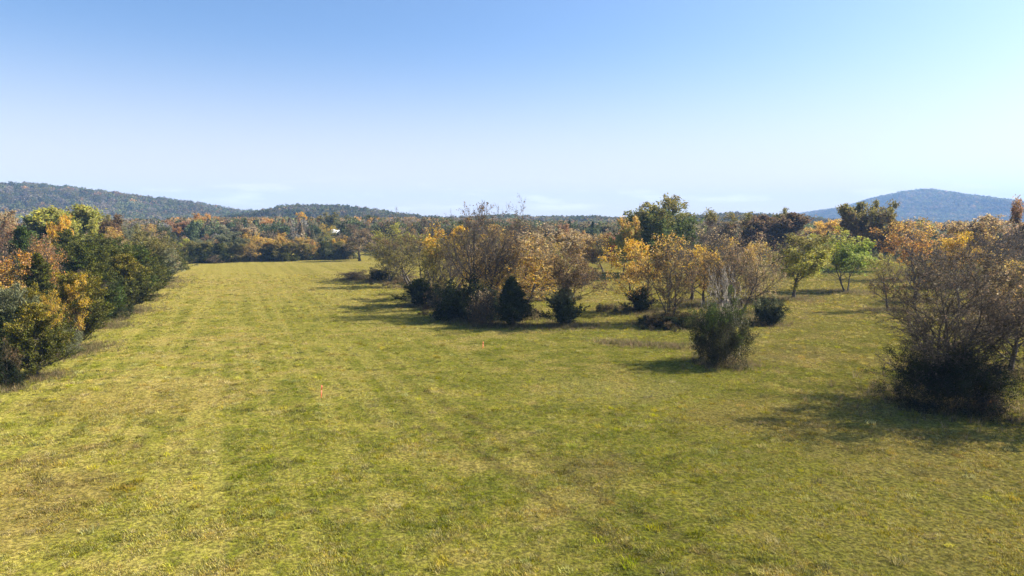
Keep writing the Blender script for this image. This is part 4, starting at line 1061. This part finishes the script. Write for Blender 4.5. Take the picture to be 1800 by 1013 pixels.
M_WHITE = make_plain('white_metal_roof', (0.75, 0.77, 0.8), (0.82, 0.83, 0.85), 0.6, 0.4)
M_DARK = make_plain('dark_timber', (0.03, 0.03, 0.035), (0.06, 0.055, 0.05), 2.0)
M_GREENROOF = make_plain('green_metal_roof', (0.16, 0.22, 0.15), (0.22, 0.28, 0.2), 1.0, 0.5)
M_GREYROOF = make_plain('grey_shingles', (0.20, 0.19, 0.20), (0.30, 0.29, 0.30), 3.0, 0.9)
M_SIDING = make_plain('pale_siding', (0.62, 0.60, 0.55), (0.72, 0.70, 0.66), 1.0)
M_GLASS = make_plain('window_glass', (0.03, 0.035, 0.045), (0.06, 0.07, 0.08), 1.0, 0.1)
M_ORANGE = make_plain('orange_paint', (0.80, 0.13, 0.06), (0.88, 0.18, 0.09), 4.0, 0.6)
M_WOOD = make_plain('raw_lath', (0.5, 0.34, 0.2), (0.6, 0.44, 0.28), 6.0, 0.8)

def root_at(name, x, y, rz, label, cat):
    r = bpy.data.objects.new(name, None); COL.objects.link(r)
    r.location = (x, y, float(terrain(x, y))); r.rotation_euler = (0, 0, rz)
    return tag(r, label, cat)

s = root_at('open_shed', -109.0, 417.0, R(-18), 'small open shed with a white metal roof on a grassy knoll beyond the field', 'shed')
gable('roof', 8.5, 6.0, 2.9, 4.6, M_WHITE, s, 0.6)
boxes('back_wall', [(-4.2, 4.2, 2.8, 2.95, 0, 2.9)], M_DARK, s)
boxes('side_wall', [(-4.25, -4.1, -1.0, 2.79, 0, 2.85)], M_DARK, s)
boxes('side_wall', [(4.1, 4.25, -1.0, 2.79, 0, 2.85)], M_DARK, s)
for px_ in (-4.1, -1.4, 1.4, 4.1):
    boxes('post', [(px_ - 0.09, px_ + 0.09, -2.95, -2.77, -0.1, 2.7)], M_DARK, s)
boxes('hay_bale', [(-2.4, -0.6, -1.4, 0.2, 0, 0.9)], M_SIDING, s)

def house(x, y, rz, w, d, hw, hr, roofm, label):
    h = root_at('house', x, y, rz, label, 'house')
    boxes('wall', [(-w / 2, w / 2, -d / 2, d / 2, -0.3, hw)], M_SIDING, h)
    V = np.array([(-w / 2, -d / 2, hw), (-w / 2, d / 2, hw), (-w / 2, 0, hr - 0.05), (w / 2, -d / 2, hw), (w / 2, d / 2, hw), (w / 2, 0, hr - 0.05)])
    obj('gable_wall', mesh_np('gable_wall', V, [np.array([(0, 2, 1), (3, 4, 5)]), np.array([(0, 3, 5, 2), (1, 2, 5, 4)])], [M_SIDING]), h)
    rf = gable('roof', w, d, hw, hr, roofm, h)
    boxes('chimney', [(w * 0.22, w * 0.22 + 0.8, -0.4, 0.4, hr - 1.2, hr + 1.0)], M_GREYROOF, rf)
    for wx in (-w * 0.33, -w * 0.12, w * 0.12, w * 0.33):
        wi = boxes('window', [(wx - 0.55, wx + 0.55, -d / 2 - 0.05, -d / 2 + 0.02, hw - 2.1, hw - 0.7)], M_SIDING, h)
        boxes('pane', [(wx - 0.45, wx + 0.45, -d / 2 - 0.07, -d / 2 - 0.052, hw - 2.0, hw - 0.8)], M_GLASS, wi)
    boxes('door', [(-0.5, 0.5, -d / 2 - 0.06, -d / 2 + 0.02, 0, 2.0)], M_DARK, h)
house(139.0, 322.0, R(62), 11, 8, 5.0, 8.3, M_GREENROOF, 'house with a green roof and pale gable half hidden behind the pasture trees')
house(118.0, 428.0, R(15), 13, 8, 4.0, 7.4, M_GREYROOF, 'low grey-roofed house glimpsed just right of the big oak')
house(111.0, 302.0, R(80), 7, 5, 3.6, 5.6, M_WHITE, 'small white building glimpsed behind the tan-gold thin tree')

def stake(x, y, h, tilt, label):
    r = root_at('survey_stake', x, y, 0.4, label, 'stake')
    r.rotation_euler = (0, tilt, 0.4)
    boxes('lath', [(-0.032, 0.032, -0.014, 0.014, -0.15, h * 0.62)], M_ORANGE, r)
    boxes('painted_top', [(-0.032, 0.032, -0.014, 0.014, h * 0.62, h)], M_ORANGE, r)
    boxes('ribbon', [(-0.04, 0.04, -0.022, 0.022, h * 0.82, h * 0.88)], M_ORANGE, r)
stake(-14.9, 52.3, 1.0, R(4), 'nearer orange survey stake standing alone in the mown field')
stake(-3.2, 74.0, 0.75, R(3), 'farther faded orange survey stake left of the pale-stemmed bush')

# ------------------------------------------------------------------ haze
def build_haze():
    m, nt, out = new_mat('haze')
    pv = nd(nt, 'ShaderNodeVolumePrincipled')
    pv.inputs['Color'].default_value = (0.27, 0.48, 0.88, 1)
    pv.inputs['Density'].default_value = 0.00015
    pv.inputs['Anisotropy'].default_value = 0.0
    nt.links.new(pv.outputs[0], out.inputs['Volume'])
    o = boxes('haze', [(-5200, 5200, -5200, 5200, -16, 245)], m, None)
    tag(o, 'thin blue autumn haze in the air', kind='stuff')
build_haze()
